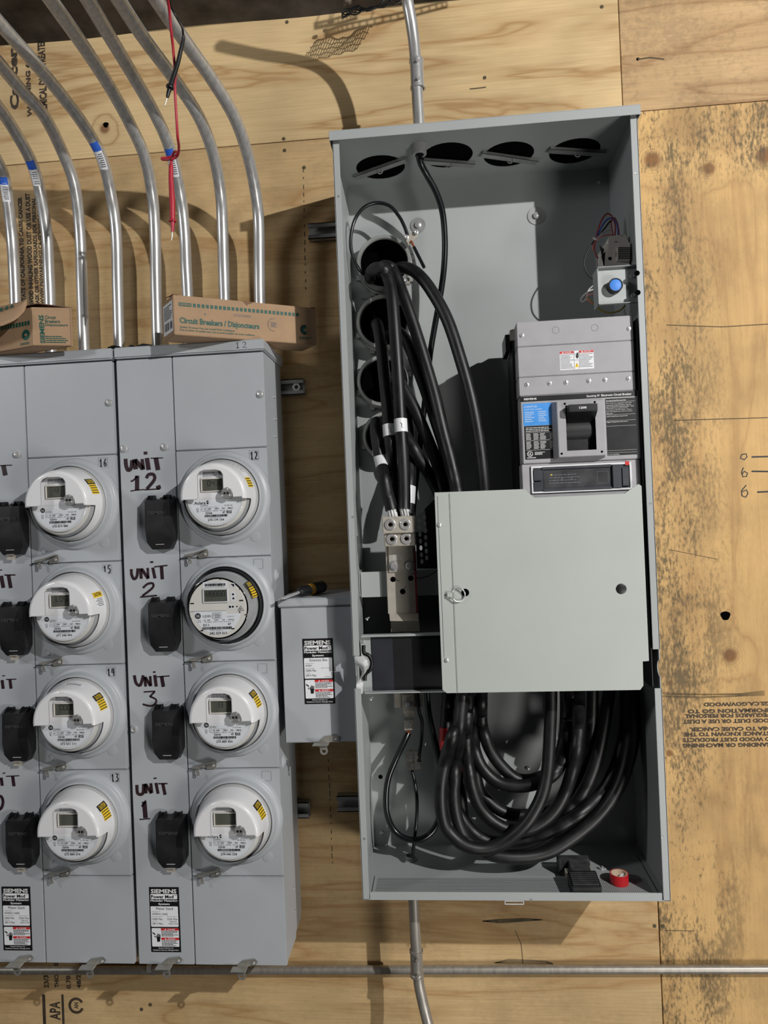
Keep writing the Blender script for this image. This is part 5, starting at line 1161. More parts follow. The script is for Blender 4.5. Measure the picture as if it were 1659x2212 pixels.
root, P = cable(zz([(515,480,.19),(480,560,.18),(400,720,.165),(320,920,.155),(294,1120,.15),(310,1300,.145),(380,1450,.14),(500,1530,.135),(640,1535,.135),(760,1450,.145),(830,1300,.16),(850,1150,.175)]), .0073, 'ground_cable', 'rubber_shiny', 'black ground cable with bare copper top, looping at lower left of the cable loops')
b = MB(); e = P[0]
for j in range(7): t = j*.9; b.tube([e+np.array([.004*math.cos(t),.004*math.sin(t),-.002]), e+np.array([.004*math.cos(t)+.002,.004*math.sin(t),.012])], .0017, 6)
b.build('bare_copper', 'copper', root, 40)
root, P = cable(zz([(552,850,.20),(575,950,.19),(600,1120,.175),(600,1300,.165),(580,1500,.155),(562,1660,.145),(548,1720,.142)]), .0043, 'ground_wire', 'rubber_shiny', 'thin black wire running straight down into the floor bushing', 'wire')
c = atz(886,1856,.0018); MB().lathe([(.0165,0),(.0165,.003),(.0125,.0035),(.0120,.009),(.0095,.0095),(.0095,.002)], (c[0],c[1],.0018), (0,0,1), 24).build('floor_bushing', 'strut_zinc', root, 40)
cable(zz([(600,60,.19),(620,250,.19),(652,370,.195),(648,520,.198),(630,660,.20),(618,760,.20)]), .0045, 'ground_wire', 'rubber_shiny', 'thin black wire dropping from the bus plate to the right split bolt connector', 'wire')
cable(zz([(700,20,.16),(715,250,.165),(760,480,.175),(810,680,.19),(850,900,.20),(870,1150,.20)]), .0078, 'ground_cable', 'wire_green', 'dark green black cable hanging down left of the cable loops')

# ------------------------------------------------------------------ neutral bus with lugs
zb = lambda a, c, d: at(740+a/5.027, 1080+c/5.027, d)
def zbox(b, x0, y0, x1, y1, d, depth):
    x0_, x1_, z0_, z1_ = wb(740+x0/5.027,1080+y0/5.027,740+x1/5.027,1080+y1/5.027,d); b.box(x0_,x1_,d,d+depth,z0_,z1_); return x0_,x1_,z0_,z1_
root = thing('neutral_bus', 'tinned neutral bus bar with four-screw cable lugs at upper left', 'bus bar', zb(650,1400,.1))
b = MB(); zbox(b, 478,500,805,1235,.118,.006); b.build('bus_bar', 'tin', root, 0, .0008)
b = MB(); q = [zb(505,1235,.116),zb(825,1235,.116),zb(828,1318,.098),zb(512,1318,.098)]; b.slab(q, (0,.006,.002)); b.build('bar_lip', 'tin', root, 0, .001)
b = MB(); zbox(b, 525,1320,835,1432,.135,.006); b.build('lower_bar', 'tin', root, 0)
b = MB(); zbox(b, 500,490,765,780,.112,.006); tg = b.build('lug_tang', 'tin', root, 0, .0006)
b = MB(); zbox(b, 505,578,660,690,.1115,.0004); st = b.build('clear_sticker', 'white_label', tg, 0); st.data.materials[0] = M['film']
b = MB(); 
for k, s in enumerate(('AL9CU','PRESS TIGHT','75 C')): x0,x1,z0,z1 = wb(740+545/5.027,1080+(590+22*k)/5.027,740+655/5.027,1080+(606+22*k)/5.027,.1111); b.text(s, x0,x1,z0,z1, plane_y(.1111))
b.build('sticker_print', 'white_ink', st, 0)
b = MB(); x0,x1,z0,z1 = zbox(b, 433,178,778,360,.062,.052); lb = b.build('lug_block', 'tin', root, 0, .0012)
b = MB(); zbox(b, 452,362,784,500,.072,.040); lb2 = b.build('lug_block', 'tin', root, 0, .0012)
for (a, c, d, par) in ((518,268,.062,lb),(680,265,.062,lb),(535,425,.072,lb2),(692,420,.072,lb2)):
    p = zb(a,c,d); MB().lathe([(.0130,0),(.0128,.0026),(.0112,.0036),(.0070,.0036),(.0066,.0030),(.0058,-.001),(.0001,-.001)], p, n=30).build('lug_screw', 'zinc', par, 30)
    MB().lathe([(.0048,.0),(.0001,.0)], p+np.array([0,-.0012,0]), n=6).build('hex_socket', 'void', par, 0)
for a, c in ((558,715),(724,712)):
    p = zb(a,c,.112); MB().lathe([(.0125,0),(.0122,.0018),(.0082,.0022),(.0080,.0065),(.0062,.0082),(.0001,.0082)], p, n=24).build('bolt', 'zinc', root, 30)
for a, c, r in ((548,862,.0064),(740,850,.0064),(653,995,.0066)): MB().disc(zb(a,c,.1176), r, 20).build('bolt_hole', 'void', root, 0)
b = MB(); zbox(b, 785,520,806,1230,.1172,.0006); b.build('red_edge', 'wire_red', root, 0)
b = MB(); f = pxplane(.1168,(740,1080),5.027); b.stroke([(575,868),(620,884)], 4, f); b.stroke([(665,965),(692,938)], 5, f); b.stroke([(745,808),(785,792)], 5, f); b.stroke([(552,602),(552,628)],5,f); b.stroke([(695,598),(706,612)],5,f); b.build('torque_marks', 'black_ink', root, 0)
MB().tube([zb(790,848,.110),zb(850,848,.108),zb(930,828,.11),zb(990,795,.12),zb(1040,755,.13)], .0012, 8).build('sense_wire', 'rubber', root, 50)

# sheet-metal brackets and insulators on the left
root = thing('bus_bracket', 'grey sheet metal bracket crossing behind the neutral bus bar', 'bracket', zb(300,1040,.14))
b = MB(); zbox(b, 200,770,1060,1045,.140,.0016); b.build('bracket_plate', P_, root, 0)
b = MB(); q = wb(740+185/5.027,1080+770/5.027,740+215/5.027,1080+1045/5.027,.139); b.box(q[0]-.001,q[0]+.001,.139,.258,q[2],q[3]); b.build('bracket_foot', P_, root, 0)
b = MB(); zbox(b, 205,1045,1060,1460,.205,.003); b.build('black_sheet', 'insul_black', root, 0)  # plain black sheet set back below the bracket plate
for a, c in ((250,1290),(290,2160)):
    b = MB()
    for k in range(3): b.tube([zb(a,c,.06), zb(a+40-10*k,c-16+14*k,.05)], .0012, 6)
    b.build('cotter_pin', 'zinc', root, 30)
root = thing('lower_bracket', 'grey bracket carrying a glossy black insulating sheet beside the door', 'bracket', zb(640,2090,.08))
b = MB(); zbox(b, 205,1462,1120,2085,.080,.0016); b.build('bracket_plate', P_, root, 0)
for e_ in ((205,1458,1120,1480,.066,.016),(240,2085,1120,2097,.060,.020)): b = MB(); zbox(b,*e_); b.build('bracket_edge', P_, root, 0)
b = MB(); zbox(b, 322,1488,1120,2082,.0775,.002); sh = b.build('black_sheet', 'insul_black', root, 0)
M['film_dark'] = mat('film_dark', (52,53,60), 0.28, 0, 0.25, 10)
b = MB(); zbox(b, 326,1490,552,2080,.0768,.0006); b.build('film_strip', 'film_dark', sh, 0)
for a, c in ((225,1540),(240,2080),(330,1765)): MB().lathe([(.004,0),(.003,.003),(.0001,.003)], zb(a,c,.080), n=12).build('bracket_screw','zinc',root,30)
root = thing('vent_barrier', 'black perforated insulating barrier beside the lugs, two rows of round holes', 'barrier', zb(900,740,.16))
o0 = [zb(a,c,.165) for a, c in ((785,190),(860,130),(1000,-10),(1060,-30),(1060,745),(810,745))]
hs = []
for k in range(7): hs.append(zb(830+5.2*k,225+74*k,.165)); hs.append(zb(890+4*k,185+74*k,.165))
plate_holes('perforated_sheet', 'insul_black', root, [(p[0],p[2]) for p in o0], [[(x,z) for x, z in [(p[0]+.0036*math.cos(t),p[2]+.0062*math.sin(t)) for t in [2*math.pi*i/14 for i in range(14)]]] for p in hs], lambda u, v, t: (u,.165+t,v), .002)
# ground hardware below
root = thing('ground_bar', 'tinned ground bar with bolted lug below the black sheet', 'bus bar', at(880,1530,.19))
b = MB(); p = wb(770+375/4.608,1480+60/4.608,770+660/4.608,1480+222/4.608,.19); b.box(p[0],p[1],.19,.196,p[2],p[3]); b.build('bar', 'tin', root, 0, .0006)
b = MB(); p = wb(770+456/4.608,1480+95/4.608,770+572/4.608,1480+255/4.608,.182); b.box(p[0],p[1],.182,.188,p[2],p[3]); q = wb(770+470/4.608,1480+255/4.608,770+580/4.608,1480+320/4.608,.186); b.slab([(p[0],.182,p[2]),(p[1],.182,p[2]),(q[1],.19,q[2]),(q[0]+.004,.19,q[2])], (0,.005,0)); b.build('lug_tang', 'tin', root, 0, .0006)
MB().lathe([(.0100,0),(.0098,.002),(.0068,.0024),(.0064,.008),(.003,.009),(.0001,.009)], at(770+515/4.608,1480+188/4.608,.182), n=20).build('bolt','zinc',root,30)
b = MB(); p = wb(770+474/4.608,1480+350/4.608,770+570/4.608,1480+450/4.608,.178); b.box(p[0],p[1],.178,.196,p[2],p[3]); lb = b.build('cable_lug', 'tin', root, 0, .001)
MB().lathe([(.0088,0),(.0086,.002),(.005,.0022),(.004,.0006),(.0001,.0006)], at(770+520/4.608,1480+400/4.608,.178), n=20).build('lug_screw','zinc',lb,30)
b = MB(); f = pxplane(.1815,(770,1480),4.608); b.stroke([(498,138),(530,125),(550,114)], 5, f); b.build('torque_mark','black_ink',root,0)
root = thing('split_bolt', 'small tin connector block with four screws on the lower left back panel', 'connector', at(893,1660,.2))
for a0, c0, a1, c1 in ((495,660,562,772),(578,660,612,772),(505,776,574,842),(580,768,650,840)):
    b = MB(); p = wb(770+a0/4.608,1480+c0/4.608,770+a1/4.608,1480+c1/4.608,.198); b.box(p[0],p[1],.198,.215,p[2],p[3]); k = b.build('connector_block', 'tin', root, 0, .0008)
    MB().lathe([(.0058,0),(.0055,.002),(.003,.0022),(.0022,.0008),(.0001,.0008)], ((p[0]+p[1])/2,.198,(p[2]+p[3])/2), n=16).build('block_screw','zinc',k,30)

# ================================================================== INNER DOOR PLATE
YD = 0.0
Dp = [(937,1064),(1133,1056.5),(1154,1075),(1349,1066),(1379,1045.5),(1386,1049.5),(1402,1428),(1388.5,1429),(1390,1481),(1383,1490.5),(965,1497.5),(957,1490)]
Dw = [(at(x,y,YD)[0], at(x,y,YD)[2]) for x, y in Dp]
xl = (Dw[0][0]+Dw[-1][0])/2; xr = (Dw[5][0]+Dw[6][0])/2
Dw = [(xl if i in (0,11) else xr if i in (5,6) else p[0], p[1]) for i, p in enumerate(Dw)]
root = thing('inner_door', 'plain pale grey door plate with ring pull over the middle of the enclosure', 'cover panel', ((xl+xr)/2, 0, Dw[10][1]))
dp = MB().prism(Dw, YD, YD+.0018).build('door_plate', 'door_paint', root, 0, .0005)
b = MB(); b.box(xl,xl+.0016,YD+.0018,YD+.03,Dw[11][1]+.002,Dw[0][1]-.001); b.build('door_return', 'door_paint', root, 0)
f = plane_y(YD-.0003)
b = MB(); x1 = at(947,1130,YD)[0]; b.stroke([(x1,at(947,1072,YD)[2]),(x1+.0005,at(962,1420,YD)[2])], .0011, f); b.build('hinge_slot', 'grey_ink', dp, 0)
x1 = at(978,1250,YD)[0]; MB().box(x1-.0012,x1+.0012,YD-.0010,YD+.0002,Dw[10][1]+.001,at(975,1066,YD)[2]).build('fold_rib', 'door_paint', dp, 20, .0006)
for px, py in ((949,1134),(965,1426)): p = at(px,py,YD); screw('door_screw', (p[0],YD,p[2]), .0048, root, h=.004)
p = at(1005,1280,YD); MB().disc((p[0],YD-.0004,p[2]), .0085, 24).build('latch_hole', 'void', dp, 0)
p = at(1342,1272,YD); MB().lathe([(.0112,0),(.0105,.0016),(.0085,.0022),(.0001,.0022)], (p[0],YD,p[2]), n=26).build('plug', 'black_plastic', root, 40)
c = at(990,1285,YD-.006); b = MB(); b.tube([(c[0]+.0145*math.cos(t), c[1]-.002*math.sin(t*2), c[2]+.0145*math.sin(t)) for t in [2.6-5.2*i/26 for i in range(27)]]+[(c[0]-.019,c[1],c[2]-.006)], .0016, 10); b.build('ring_pull', 'zinc', root, 60)
b = MB(); b.box(c[0]-.0265,c[0]-.0125,YD-.0075,YD,c[2]-.0065,c[2]+.0065); b.build('ring_bracket', 'door_paint', root, 30, .0025)

# ================================================================== MAIN CIRCUIT BREAKER
YB = 0.020
zk = lambda a, c: (1080+a/4.4838, 660+c/4.4838)
def kb(x0, y0, x1, y1, y): p, q = zk(x0,y0), zk(x1,y1); return wb(p[0],p[1],q[0],q[1],y)
root = thing('circuit_breaker', 'big grey main circuit breaker with black handle marked 1200', 'circuit breaker', (.515,.1,.893))
bx0, bx1 = .3885, .6385
z_ = lambda c: at(*zk(740,c),YB)[2]
lv = [z_(127), z_(370), z_(668), z_(852), z_(1512)]
MB().box(bx0+.003,bx1-.001,YB+.010,.19,.79,lv[0]-.001).build('rear_case', 'breaker_grey', root, 0, .001)
for k in range(3): MB().box(bx0,bx1,YB,YB+.06,lv[k+1]+.0006,lv[k]-.0002).build('terminal_cover', 'breaker_grey', root, 0, .0012)
MB().box(bx0+.0015,bx1+.004,YB-.003,YB+.06,lv[4],lv[3]-.0004).build('main_cover', 'breaker_grey', root, 0, .0015)
MB().box(bx0-.001,bx1+.002,YB+.001,YB+.06,.79,lv[4]-.0006).build('lower_case', 'breaker_grey', root, 0, .001)
MB().box(bx0-.010,bx0+.004,YB+.045,.17,lv[0]-.028,lv[0]-.003).build('side_terminal', 'tin', root, 0, .001)
MB().box(bx0-.020,bx0-.010,YB+.055,.16,lv[0]-.05,lv[0]-.012).build('black_side_piece', 'insul_black', root, 0)
MB().box(bx0-.006,bx0+.003,YB+.055,.188,.80,lv[0]-.03).build('black_side_piece', 'insul_black', root, 0)  # black slab paints in the shade on the case's left side
MB().box(.6428,.6446,.006,.20,.452,lv[0]-.01).build('black_side_piece', 'insul_black', root, 0)  # thin black sheet filling the gap beside breaker and door
y0 = YB-.0032
def face(name, mt, x0, ya, x1, yb, y, par, t=.0003):
    q = kb(x0,ya,x1,yb,y); return MB().box(q[0],q[1],y-t,y,q[2],q[3]).build(name, mt, par, 0), q
ns, q = face('name_strip', 'black_label', 195,855,1328,905,y0+.0001,root)
b = MB(); p = kb(230,895,355,915,y0-.0004); b.text('SIEMENS', p[0],p[1],p[2],p[3],plane_y(y0-.0004),.03); p = kb(838,855,1275,883,y0-.0004); b.text('Sensitrip IV  Electronic Circuit Breaker', p[0],p[1],p[2],p[3],plane_y(y0-.0004),.02); b.build('lettering','white_ink',ns,0)
bl, q = face('blue_label', 'blue_label', 225,945,530,1160,y0+.0001,root)
fw = lambda d: plane_y(y0-d)
b = MB(); w, h = q[1]-q[0], q[3]-q[2]; b.text('LND69120', q[0]+.04*w,q[0]+.45*w,q[2]+.82*h,q[2]+.90*h,fw(.0004)); b.text('CAT NO  LND6', q[0]+.05*w,q[0]+.60*w,q[2]+.70*h,q[2]+.76*h,fw(.0004)); textlines(b,q[0]+.05*w,q[0]+.35*w,q[2]+.15*h,q[2]+.65*h,6,fw(.0004),3,.3); textlines(b,q[0]+.48*w,q[0]+.75*w,q[2]+.15*h,q[2]+.65*h,6,fw(.0004),4,.3); b.build('lettering','white_ink',bl,0)
bk, q = face('rating_label', 'black_label', 240,1163,530,1486,y0+.0001,root); w, h = q[1]-q[0], q[3]-q[2]
b = MB(); textlines(b,q[0]+.05*w,q[0]+.95*w,q[2]+.82*h,q[2]+.97*h,3,fw(.0004),5,.35)
for u, v in ((.05,.22),(.30,.48),(.52,.72),(.84,.95)): textlines(b,q[0]+u*w,q[0]+v*w,q[2]+.58*h,q[2]+.78*h,5,fw(.0004),int(u*100),.45); textlines(b,q[0]+u*w,q[0]+v*w,q[2]+.30*h,q[2]+.54*h,6,fw(.0004),int(v*100),.45)
for v in (.80,.56,.27): rect(b,q[0]+.03*w,q[0]+.97*w,q[2]+v*h,q[2]+(v+.006)*h,fw(.0004))
c = (q[0]+.16*w,y0-.0004,q[2]+.16*h); b.lathe([(.0062,0),(.0050,0)], c, n=20); b.text('UL', c[0]-.0035,c[0]+.0035,c[2]-.003,c[2]+.003,fw(.0004),.02); textlines(b,q[0]+.32*w,q[0]+.68*w,q[2]+.12*h,q[2]+.22*h,3,fw(.0004),8,.5); textlines(b,q[0]+.06*w,q[0]+.48*w,q[2]+.03*h,q[2]+.06*h,1,fw(.0004),9,.8); b.build('lettering','white_ink',bk,0)
rk, q = face('accessory_label', 'black_label', 1030,897,1318,1448,y0+.0001,root); w, h = q[1]-q[0], q[3]-q[2]
b = MB(); b.text('Accessories/Accesorios', q[0]+.02*w,q[0]+.70*w,q[2]+.955*h,q[2]+.978*h,fw(.0004),.015)
for k, s in enumerate(('This device is equipped with the','accessories indicated below. See the','side of device for electrical data.  Este','dispositivo se equipa de los','accesorios indicados abajo.  Vea el','lado del dispositivo para los datos','electricos.')): b.text(s, q[0]+.02*w,q[0]+(.88,.86,.95,.74,.86,.90,.24)[k]*w,q[2]+(.905-.029*k)*h,q[2]+(.922-.029*k)*h,fw(.0004),.01)
b.text('Left Pole/Polo Izquierdo:', q[0]+.02*w,q[0]+.74*w,q[2]+.675*h,q[2]+.697*h,fw(.0004),.01); b.text('Right Pole/Polo Derecho:', q[0]+.02*w,q[0]+.74*w,q[2]+.575*h,q[2]+.597*h,fw(.0004),.01)
for v in (.94,.715,.61,.515,.085,.045): rect(b,q[0]+.005*w,q[0]+.995*w,q[2]+v*h,q[2]+(v+.003)*h,fw(.0004))
b.text('Pt. No. B-0094654', q[0]+.02*w,q[0]+.4*w,q[2]+.008*h,q[2]+.026*h,fw(.0004)); b.build('lettering','white_ink',rk,0)
dg, q = face('danger_label', 'white_label', 580,437,909,618,YB+.0001,root); w, h = q[1]-q[0], q[3]-q[2]; fd_ = lambda d: plane_y(YB-.0002-d)
b = MB(); rect(b,q[0]+.005*w,q[0]+.415*w,q[2]+.87*h,q[2]+.99*h,fd_(.0003)); rect(b,q[0]+.575*w,q[0]+.995*w,q[2]+.87*h,q[2]+.99*h,fd_(.0003)); b.build('red_band','red_ink',dg,0)
b = MB(); b.text('DANGER', q[0]+.15*w,q[0]+.35*w,q[2]+.90*h,q[2]+.96*h,fd_(.0006),.02); b.text('PELIGRO', q[0]+.72*w,q[0]+.93*w,q[2]+.90*h,q[2]+.96*h,fd_(.0006),.02)
for u in (.06,.63): b.add([fd_(.0006)(q[0]+u*w,q[2]+.89*h),fd_(.0006)(q[0]+(u+.07)*w,q[2]+.89*h),fd_(.0006)(q[0]+(u+.035)*w,q[2]+.975*h)],[(0,1,2)])
b.build('lettering','white_ink',dg,0)
b = MB(); textlines(b,q[0]+.02*w,q[0]+.41*w,q[2]+.05*h,q[2]+.84*h,11,fd_(.0003),1,.4); textlines(b,q[0]+.585*w,q[0]+.98*w,q[2]+.08*h,q[2]+.84*h,10,fd_(.0003),2,.4); b.build('print','grey_ink',dg,0)
b = MB(); f = fd_(.0003)
for u in (.42,.57): rect(b,q[0]+(u-.003)*w,q[0]+(u+.003)*w,q[2]+.01*h,q[2]+.99*h,f)
rect(b,q[0]+.42*w,q[0]+.57*w,q[2]+.49*h,q[2]+.505*h,f); b.add([f(q[0]+u*w,q[2]+v*h) for u, v in ((.47,.68),(.50,.88),(.55,.90),(.555,.68),(.53,.58),(.50,.58))],[tuple(range(6))]); b.stroke([(q[0]+.435*w,q[2]+.88*h),(q[0]+.46*w,q[2]+.80*h),(q[0]+.445*w,q[2]+.74*h)],.0008,f); b.build('shock_symbol','black_ink',dg,0)
b = MB(); b.add([f(q[0]+u*w,q[2]+v*h) for u, v in ((.435,.12),(.56,.12),(.4975,.36))],[(0,1,2)]); ye = b.build('warning_triangle','yellow',dg,0)
b = MB(); f = fd_(.0006); rect(b,q[0]+.493*w,q[0]+.502*w,q[2]+.2*h,q[2]+.3*h,f); rect(b,q[0]+.493*w,q[0]+.502*w,q[2]+.15*h,q[2]+.175*h,f); b.build('mark','black_ink',dg,0)
for a, c in ((210,290),(1250,225),(260,768),(480,755),(638,745),(860,730),(1018,720),(1243,707)):
    p = at(*zk(a,c),YB); sc_ = MB().lathe([(.0053,0),(.0050,.0010),(.0040,.0014),(.0001,.0014)], (p[0],YB,p[2]), n=20).build('cover_screw','zinc',root,30)
    t = random.uniform(0,3.1); b = MB(); b.stroke([(p[0]-.0040*math.cos(t),p[2]-.0040*math.sin(t)),(p[0]+.0040*math.cos(t),p[2]+.0040*math.sin(t))],.0011,plane_y(YB-.0016)); b.build('screw_slot','black_ink',sc_,0)
for a, c in ((540,238),(917,215)): p = at(*zk(a,c),YB); MB().lathe([(.0076,.0002),(.0073,.0003),(.0070,.0002)], (p[0],YB,p[2]), n=28).build('moulded_ring','grey_ink',root,0)
# handle and its raised escutcheon
q = kb(560,922,1008,1460,YB-.022); o_ = kb(640,962,926,1402,YB-.022); YE2 = YB-.024
def esc(name):
    bm = MB(); ex = .009
    outF = [(q[0],q[2]),(q[1],q[2]),(q[1],q[3]),(q[0],q[3])]; outB = [(q[0]-ex,q[2]-.004),(q[1]+.004,q[2]-.004),(q[1]+.004,q[3]+.004),(q[0]-ex,q[3]+.002)]
    inn = [(o_[0],o_[2]),(o_[1],o_[2]),(o_[1],o_[3]),(o_[0],o_[3])]
    v = [(x,YE2,z) for x, z in outF]+[(x,YB-.003,z) for x, z in outB]+[(x,YE2,z) for x, z in inn]+[(x,YB+.014,z) for x, z in inn]
    f = []
    for i in range(4): j = (i+1)%4; f += [(i,j,j+4,i+4),(i,j,j+8,i+8)]
    return bm.add(v, f).build(name, 'breaker_grey', root, 0, .0008)
es = esc('handle_escutcheon')
wl = MB(); wl.box(o_[0]-.001,o_[1]+.001,YB-.0050,YB-.0032,o_[2]-.001,o_[3]+.001)
for a_ in ((o_[0]-.0008,o_[0],o_[2],o_[3]),(o_[1],o_[1]+.0008,o_[2],o_[3]),(o_[0],o_[1],o_[2]-.0008,o_[2]),(o_[0],o_[1],o_[3],o_[3]+.0008)): wl.box(a_[0],a_[1],YE2+.0004,YB-.0032,a_[2],a_[3])
wl.build('handle_well','black_plastic',es,0)
hz = o_[3]-(o_[3]-o_[2])*.40
MB().lathe([(.0001,0),(.030,0),(.030,o_[1]-o_[0]-.002),(.0001,o_[1]-o_[0]-.002)], (o_[0]+.001,YB+.016,hz-.012), (1,0,0), 40).build('handle_drum','dusty_black',root,40)
hx0, hx1 = o_[0]+.003, o_[1]+.0010
hb = MB(); hb.add([(hx0,YE2-.022,o_[3]-.0165),(hx1,YE2-.022,o_[3]-.0165),(hx1,YE2-.022,o_[3]-.0015),(hx0,YE2-.022,o_[3]-.0015),(hx0-.002,YB,hz-.004),(hx1,YB,hz-.004),(hx1,YB,o_[3]-.004),(hx0-.002,YB,o_[3]-.004)],[(0,1,2,3),(7,6,5,4),(0,4,5,1),(1,5,6,2),(2,6,7,3),(3,7,4,0)])
hd = hb.build('handle','black_plastic',root,0,.0012)
b = MB(); m_ = (hx0+hx1)/2; b.text('1200', m_-.0085,m_+.0070,o_[3]-.0118,o_[3]-.0070,plane_y(YE2-.0225),.03); b.build('lettering','white_ink',hd,0)
for a, c in ((628,952),(918,935),(598,1435),(988,1415)): MB().disc(at(*zk(a,c),YE2-.0004)*np.array([1,0,1])+np.array([0,YE2-.0004,0]), .0024, 14).build('escutcheon_hole','void',es,0)
# trip unit window
q = kb(303,1537,1276,1802,YB-.002); w, h = q[1]-q[0], q[3]-q[2]; yt = YB-.004
tu = MB(); frame_rect(tu,q[0],q[1],q[2],q[3],.0042,yt,YB+.002); tu = tu.build('trip_unit_frame','white_plastic',root,0,.0006)
MB().box(q[0]+.003,q[1]-.003,YB-.0005,YB+.001,q[2]+.003,q[3]-.003).build('trip_unit','trip_grey',tu,0)
b = MB(); X = lambda u: q[0]+u*w; Zz = lambda v: q[2]+v*h
b.box(X(.02),X(.105),yt-.002,YB,Zz(.08),Zz(.42)); b.box(X(.02),X(.105),yt-.002,YB,Zz(.46),Zz(.86)); b.box(X(.81),X(.895),yt-.003,YB,Zz(.08),Zz(.92)); b.box(X(.905),X(.97),yt-.002,YB,Zz(.14),Zz(.80)); b.box(X(.11),X(.80),yt-.001,YB,Zz(.05),Zz(.14)); b.box(X(.11),X(.80),yt-.001,YB,Zz(.86),Zz(.95)); b.build('trip_unit_blocks','trip_grey',tu,0,.0006)
M['trip_window'] = mat('trip_window', (70,70,72), 0.2, 0, 0.3, 40)
MB().box(X(.125),X(.79),YB-.0012,YB,Zz(.19),Zz(.80)).build('trip_window','trip_window',tu,0)
b = MB(); f = plane_y(YB-.0016); textlines(b,X(.18),X(.50),Zz(.30),Zz(.70),4,f,5,.3); frame_rect(b,X(.66),X(.77),Zz(.28),Zz(.72),.0006,YB-.0016,YB-.0013)
for u, v in ((.31,.50),(.40,.50)): b.lathe([(.0016,0),(.0001,0)],(X(u),YB-.0018,Zz(v)),n=10)
b.build('trip_print','grey_ink',tu,0)
MB().disc((X(.205),YB-.0018,Zz(.66)),.0017,12).build('status_lamp','amber',tu,0)
p = kb(1212,1507,1252,1545,yt-.0004); MB().box(p[0],p[1],yt-.0006,yt,p[2],p[3]).build('red_seal','red_ink',tu,0)

# ================================================================== PUSH BUTTON STATION AND RELAY at upper right
z5 = lambda a, c, d: at(1250+a/8.847, 450+c/8.847, d)
def w5(x0,y0,x1,y1,d): return wb(1250+x0/8.847,450+y0/8.847,1250+x1/8.847,450+y1/8.847,d)
q = w5(355,1130,1085,1835,.026)
root = thing('push_button_station', 'grey bracket with a round blue push button on the right side of the enclosure', 'push button', ((q[0]+q[1])/2,.03,q[2]))
q1 = .6580
MB().box(q[0],q1,.026,.0275,q[2],q[3]).build('tray','box_paint',root,0)
b = MB(); b.box(q[0]-.0005,q1,.014,.026,q[3]-.0015,q[3]); b.box(q[0]-.0005,q[0]+.0012,.018,.065,q[2],q[3]); b.box(q[0]-.0005,q1,.018,.026,q[2],q[2]+.0015); b.build('tray_rim','box_paint',root,0,.0004)
c = z5(672,1512,.026); MB().lathe([(.0155,0),(.0155,.0165),(.0140,.0185),(.0130,.0185),(.0128,.0165)], c, n=36).build('button_bezel','black_plastic',root,40)
MB().lathe([(.0126,.0150),(.0126,.0166),(.0120,.0170),(.0001,.0170)], c, n=32).build('button_cap','blue_button',root,50)
for a, cc in ((1020,1297),(1035,1662)): p = z5(a,cc,.026); screw('tray_screw',p,.0052,root,h=.004)
for a, cc in ((1100,1240),(1112,1612)): MB().disc((.6455,-.0004,z5(a,cc,0)[2]),.0058,18).build('access_notch','void',root,0)
yr = .085
b = MB(); R5 = [(480,690),(568,690),(568,560),(600,525),(905,498),(950,610),(975,700),(975,1090),(500,1105)]
root = thing('control_relay', 'grey relay block with coloured control wires above the blue button', 'relay', z5(750,1100,.1))
MB().prism([(z5(a,c,yr)[0],z5(a,c,yr)[2]) for a, c in R5], yr, .17).build('relay_case','relay_grey',root,0,.001)
b = MB(); b.prism([(z5(a,c,yr-.012)[0],z5(a,c,yr-.012)[2]) for a, c in ((750,720),(830,640),(985,640),(990,700),(985,990),(740,990))], yr-.012, yr); tb = b.build('terminal_block','trip_grey',root,0,.001); tb.data.materials[0] = M['relay_grey']
b = MB()
for k in range(7): c0 = 745+k*34; b.prism([(z5(a,c,yr-.0135)[0],z5(a,c,yr-.0135)[2]) for a, c in ((755,c0),(985,c0),(985,c0+16),(755,c0+16))], yr-.0135, yr-.012)
b.build('terminal_ribs','black_plastic',tb,0)
MB().disc(z5(598,960,yr-.0005),.0040,16).build('relay_hole','void',root,0)
b = MB(); f = pxplane(yr-.0006,(1250,450),8.847); b.stroke([(690,640),(745,637)],12,f); b.stroke([(716,840),(716,925)],10,f); b.stroke([(800,522),(850,518)],7,f); b.build('relay_slots','void',root,0)
b = MB(); b.slab([z5(405,705,yr),z5(515,820,yr),z5(440,900,yr),z5(480,1090,yr),z5(500,1090,yr+.01),z5(470,900,yr+.01)],(0,.004,0)); b.build('spring_clip','black_plastic',root,0)
MB().box(z5(360,900,.15)[0],z5(500,900,.15)[0],.15,.165,z5(400,1110,.15)[2],z5(400,840,.15)[2]).build('rail','strut_zinc',root,0)
WR = [('wire_red',[(655,520),(620,300),(640,210),(690,190),(740,300),(775,505)]),('wire_red',[(690,515),(700,350),(650,180),(600,120),(540,105),(460,190),(390,350),(330,560)]),('wire_blue',[(750,505),(740,350),(690,230),(620,185),(520,235),(430,370),(338,565)]),
      ('rubber',[(640,230),(590,260),(500,380),(400,500),(325,590),(180,800),(110,990),(130,1180),(220,1310),(330,1380)]),('wire_white',[(610,405),(520,430),(420,485),(340,570)]),('wire_pink',[(640,508),(520,510),(420,550),(340,610),(280,700),(270,800)]),('wire_red',[(335,590),(300,740),(320,860),(370,960)]),
      ('wire_white',[(345,1535),(210,1575),(100,1650),(42,1740),(75,1785),(150,1725)]),('grey_plastic',[(335,1455),(250,1500),(180,1580),(150,1700)]),('wire_pink',[(345,1625),(210,1645),(160,1690),(190,1760),(270,1825)]),('wire_yellow',[(150,1700),(250,1790),(340,1885),(460,1965),(600,1995),(760,1965),(840,1910),(890,1850)])]
for mt_, pts in WR:
    P = pxpath([(1250+a/8.847,450+c/8.847,.105) for a, c in pts], 5); MB().tube(P, .0018, 8).build('control_wire',mt_,root,60)
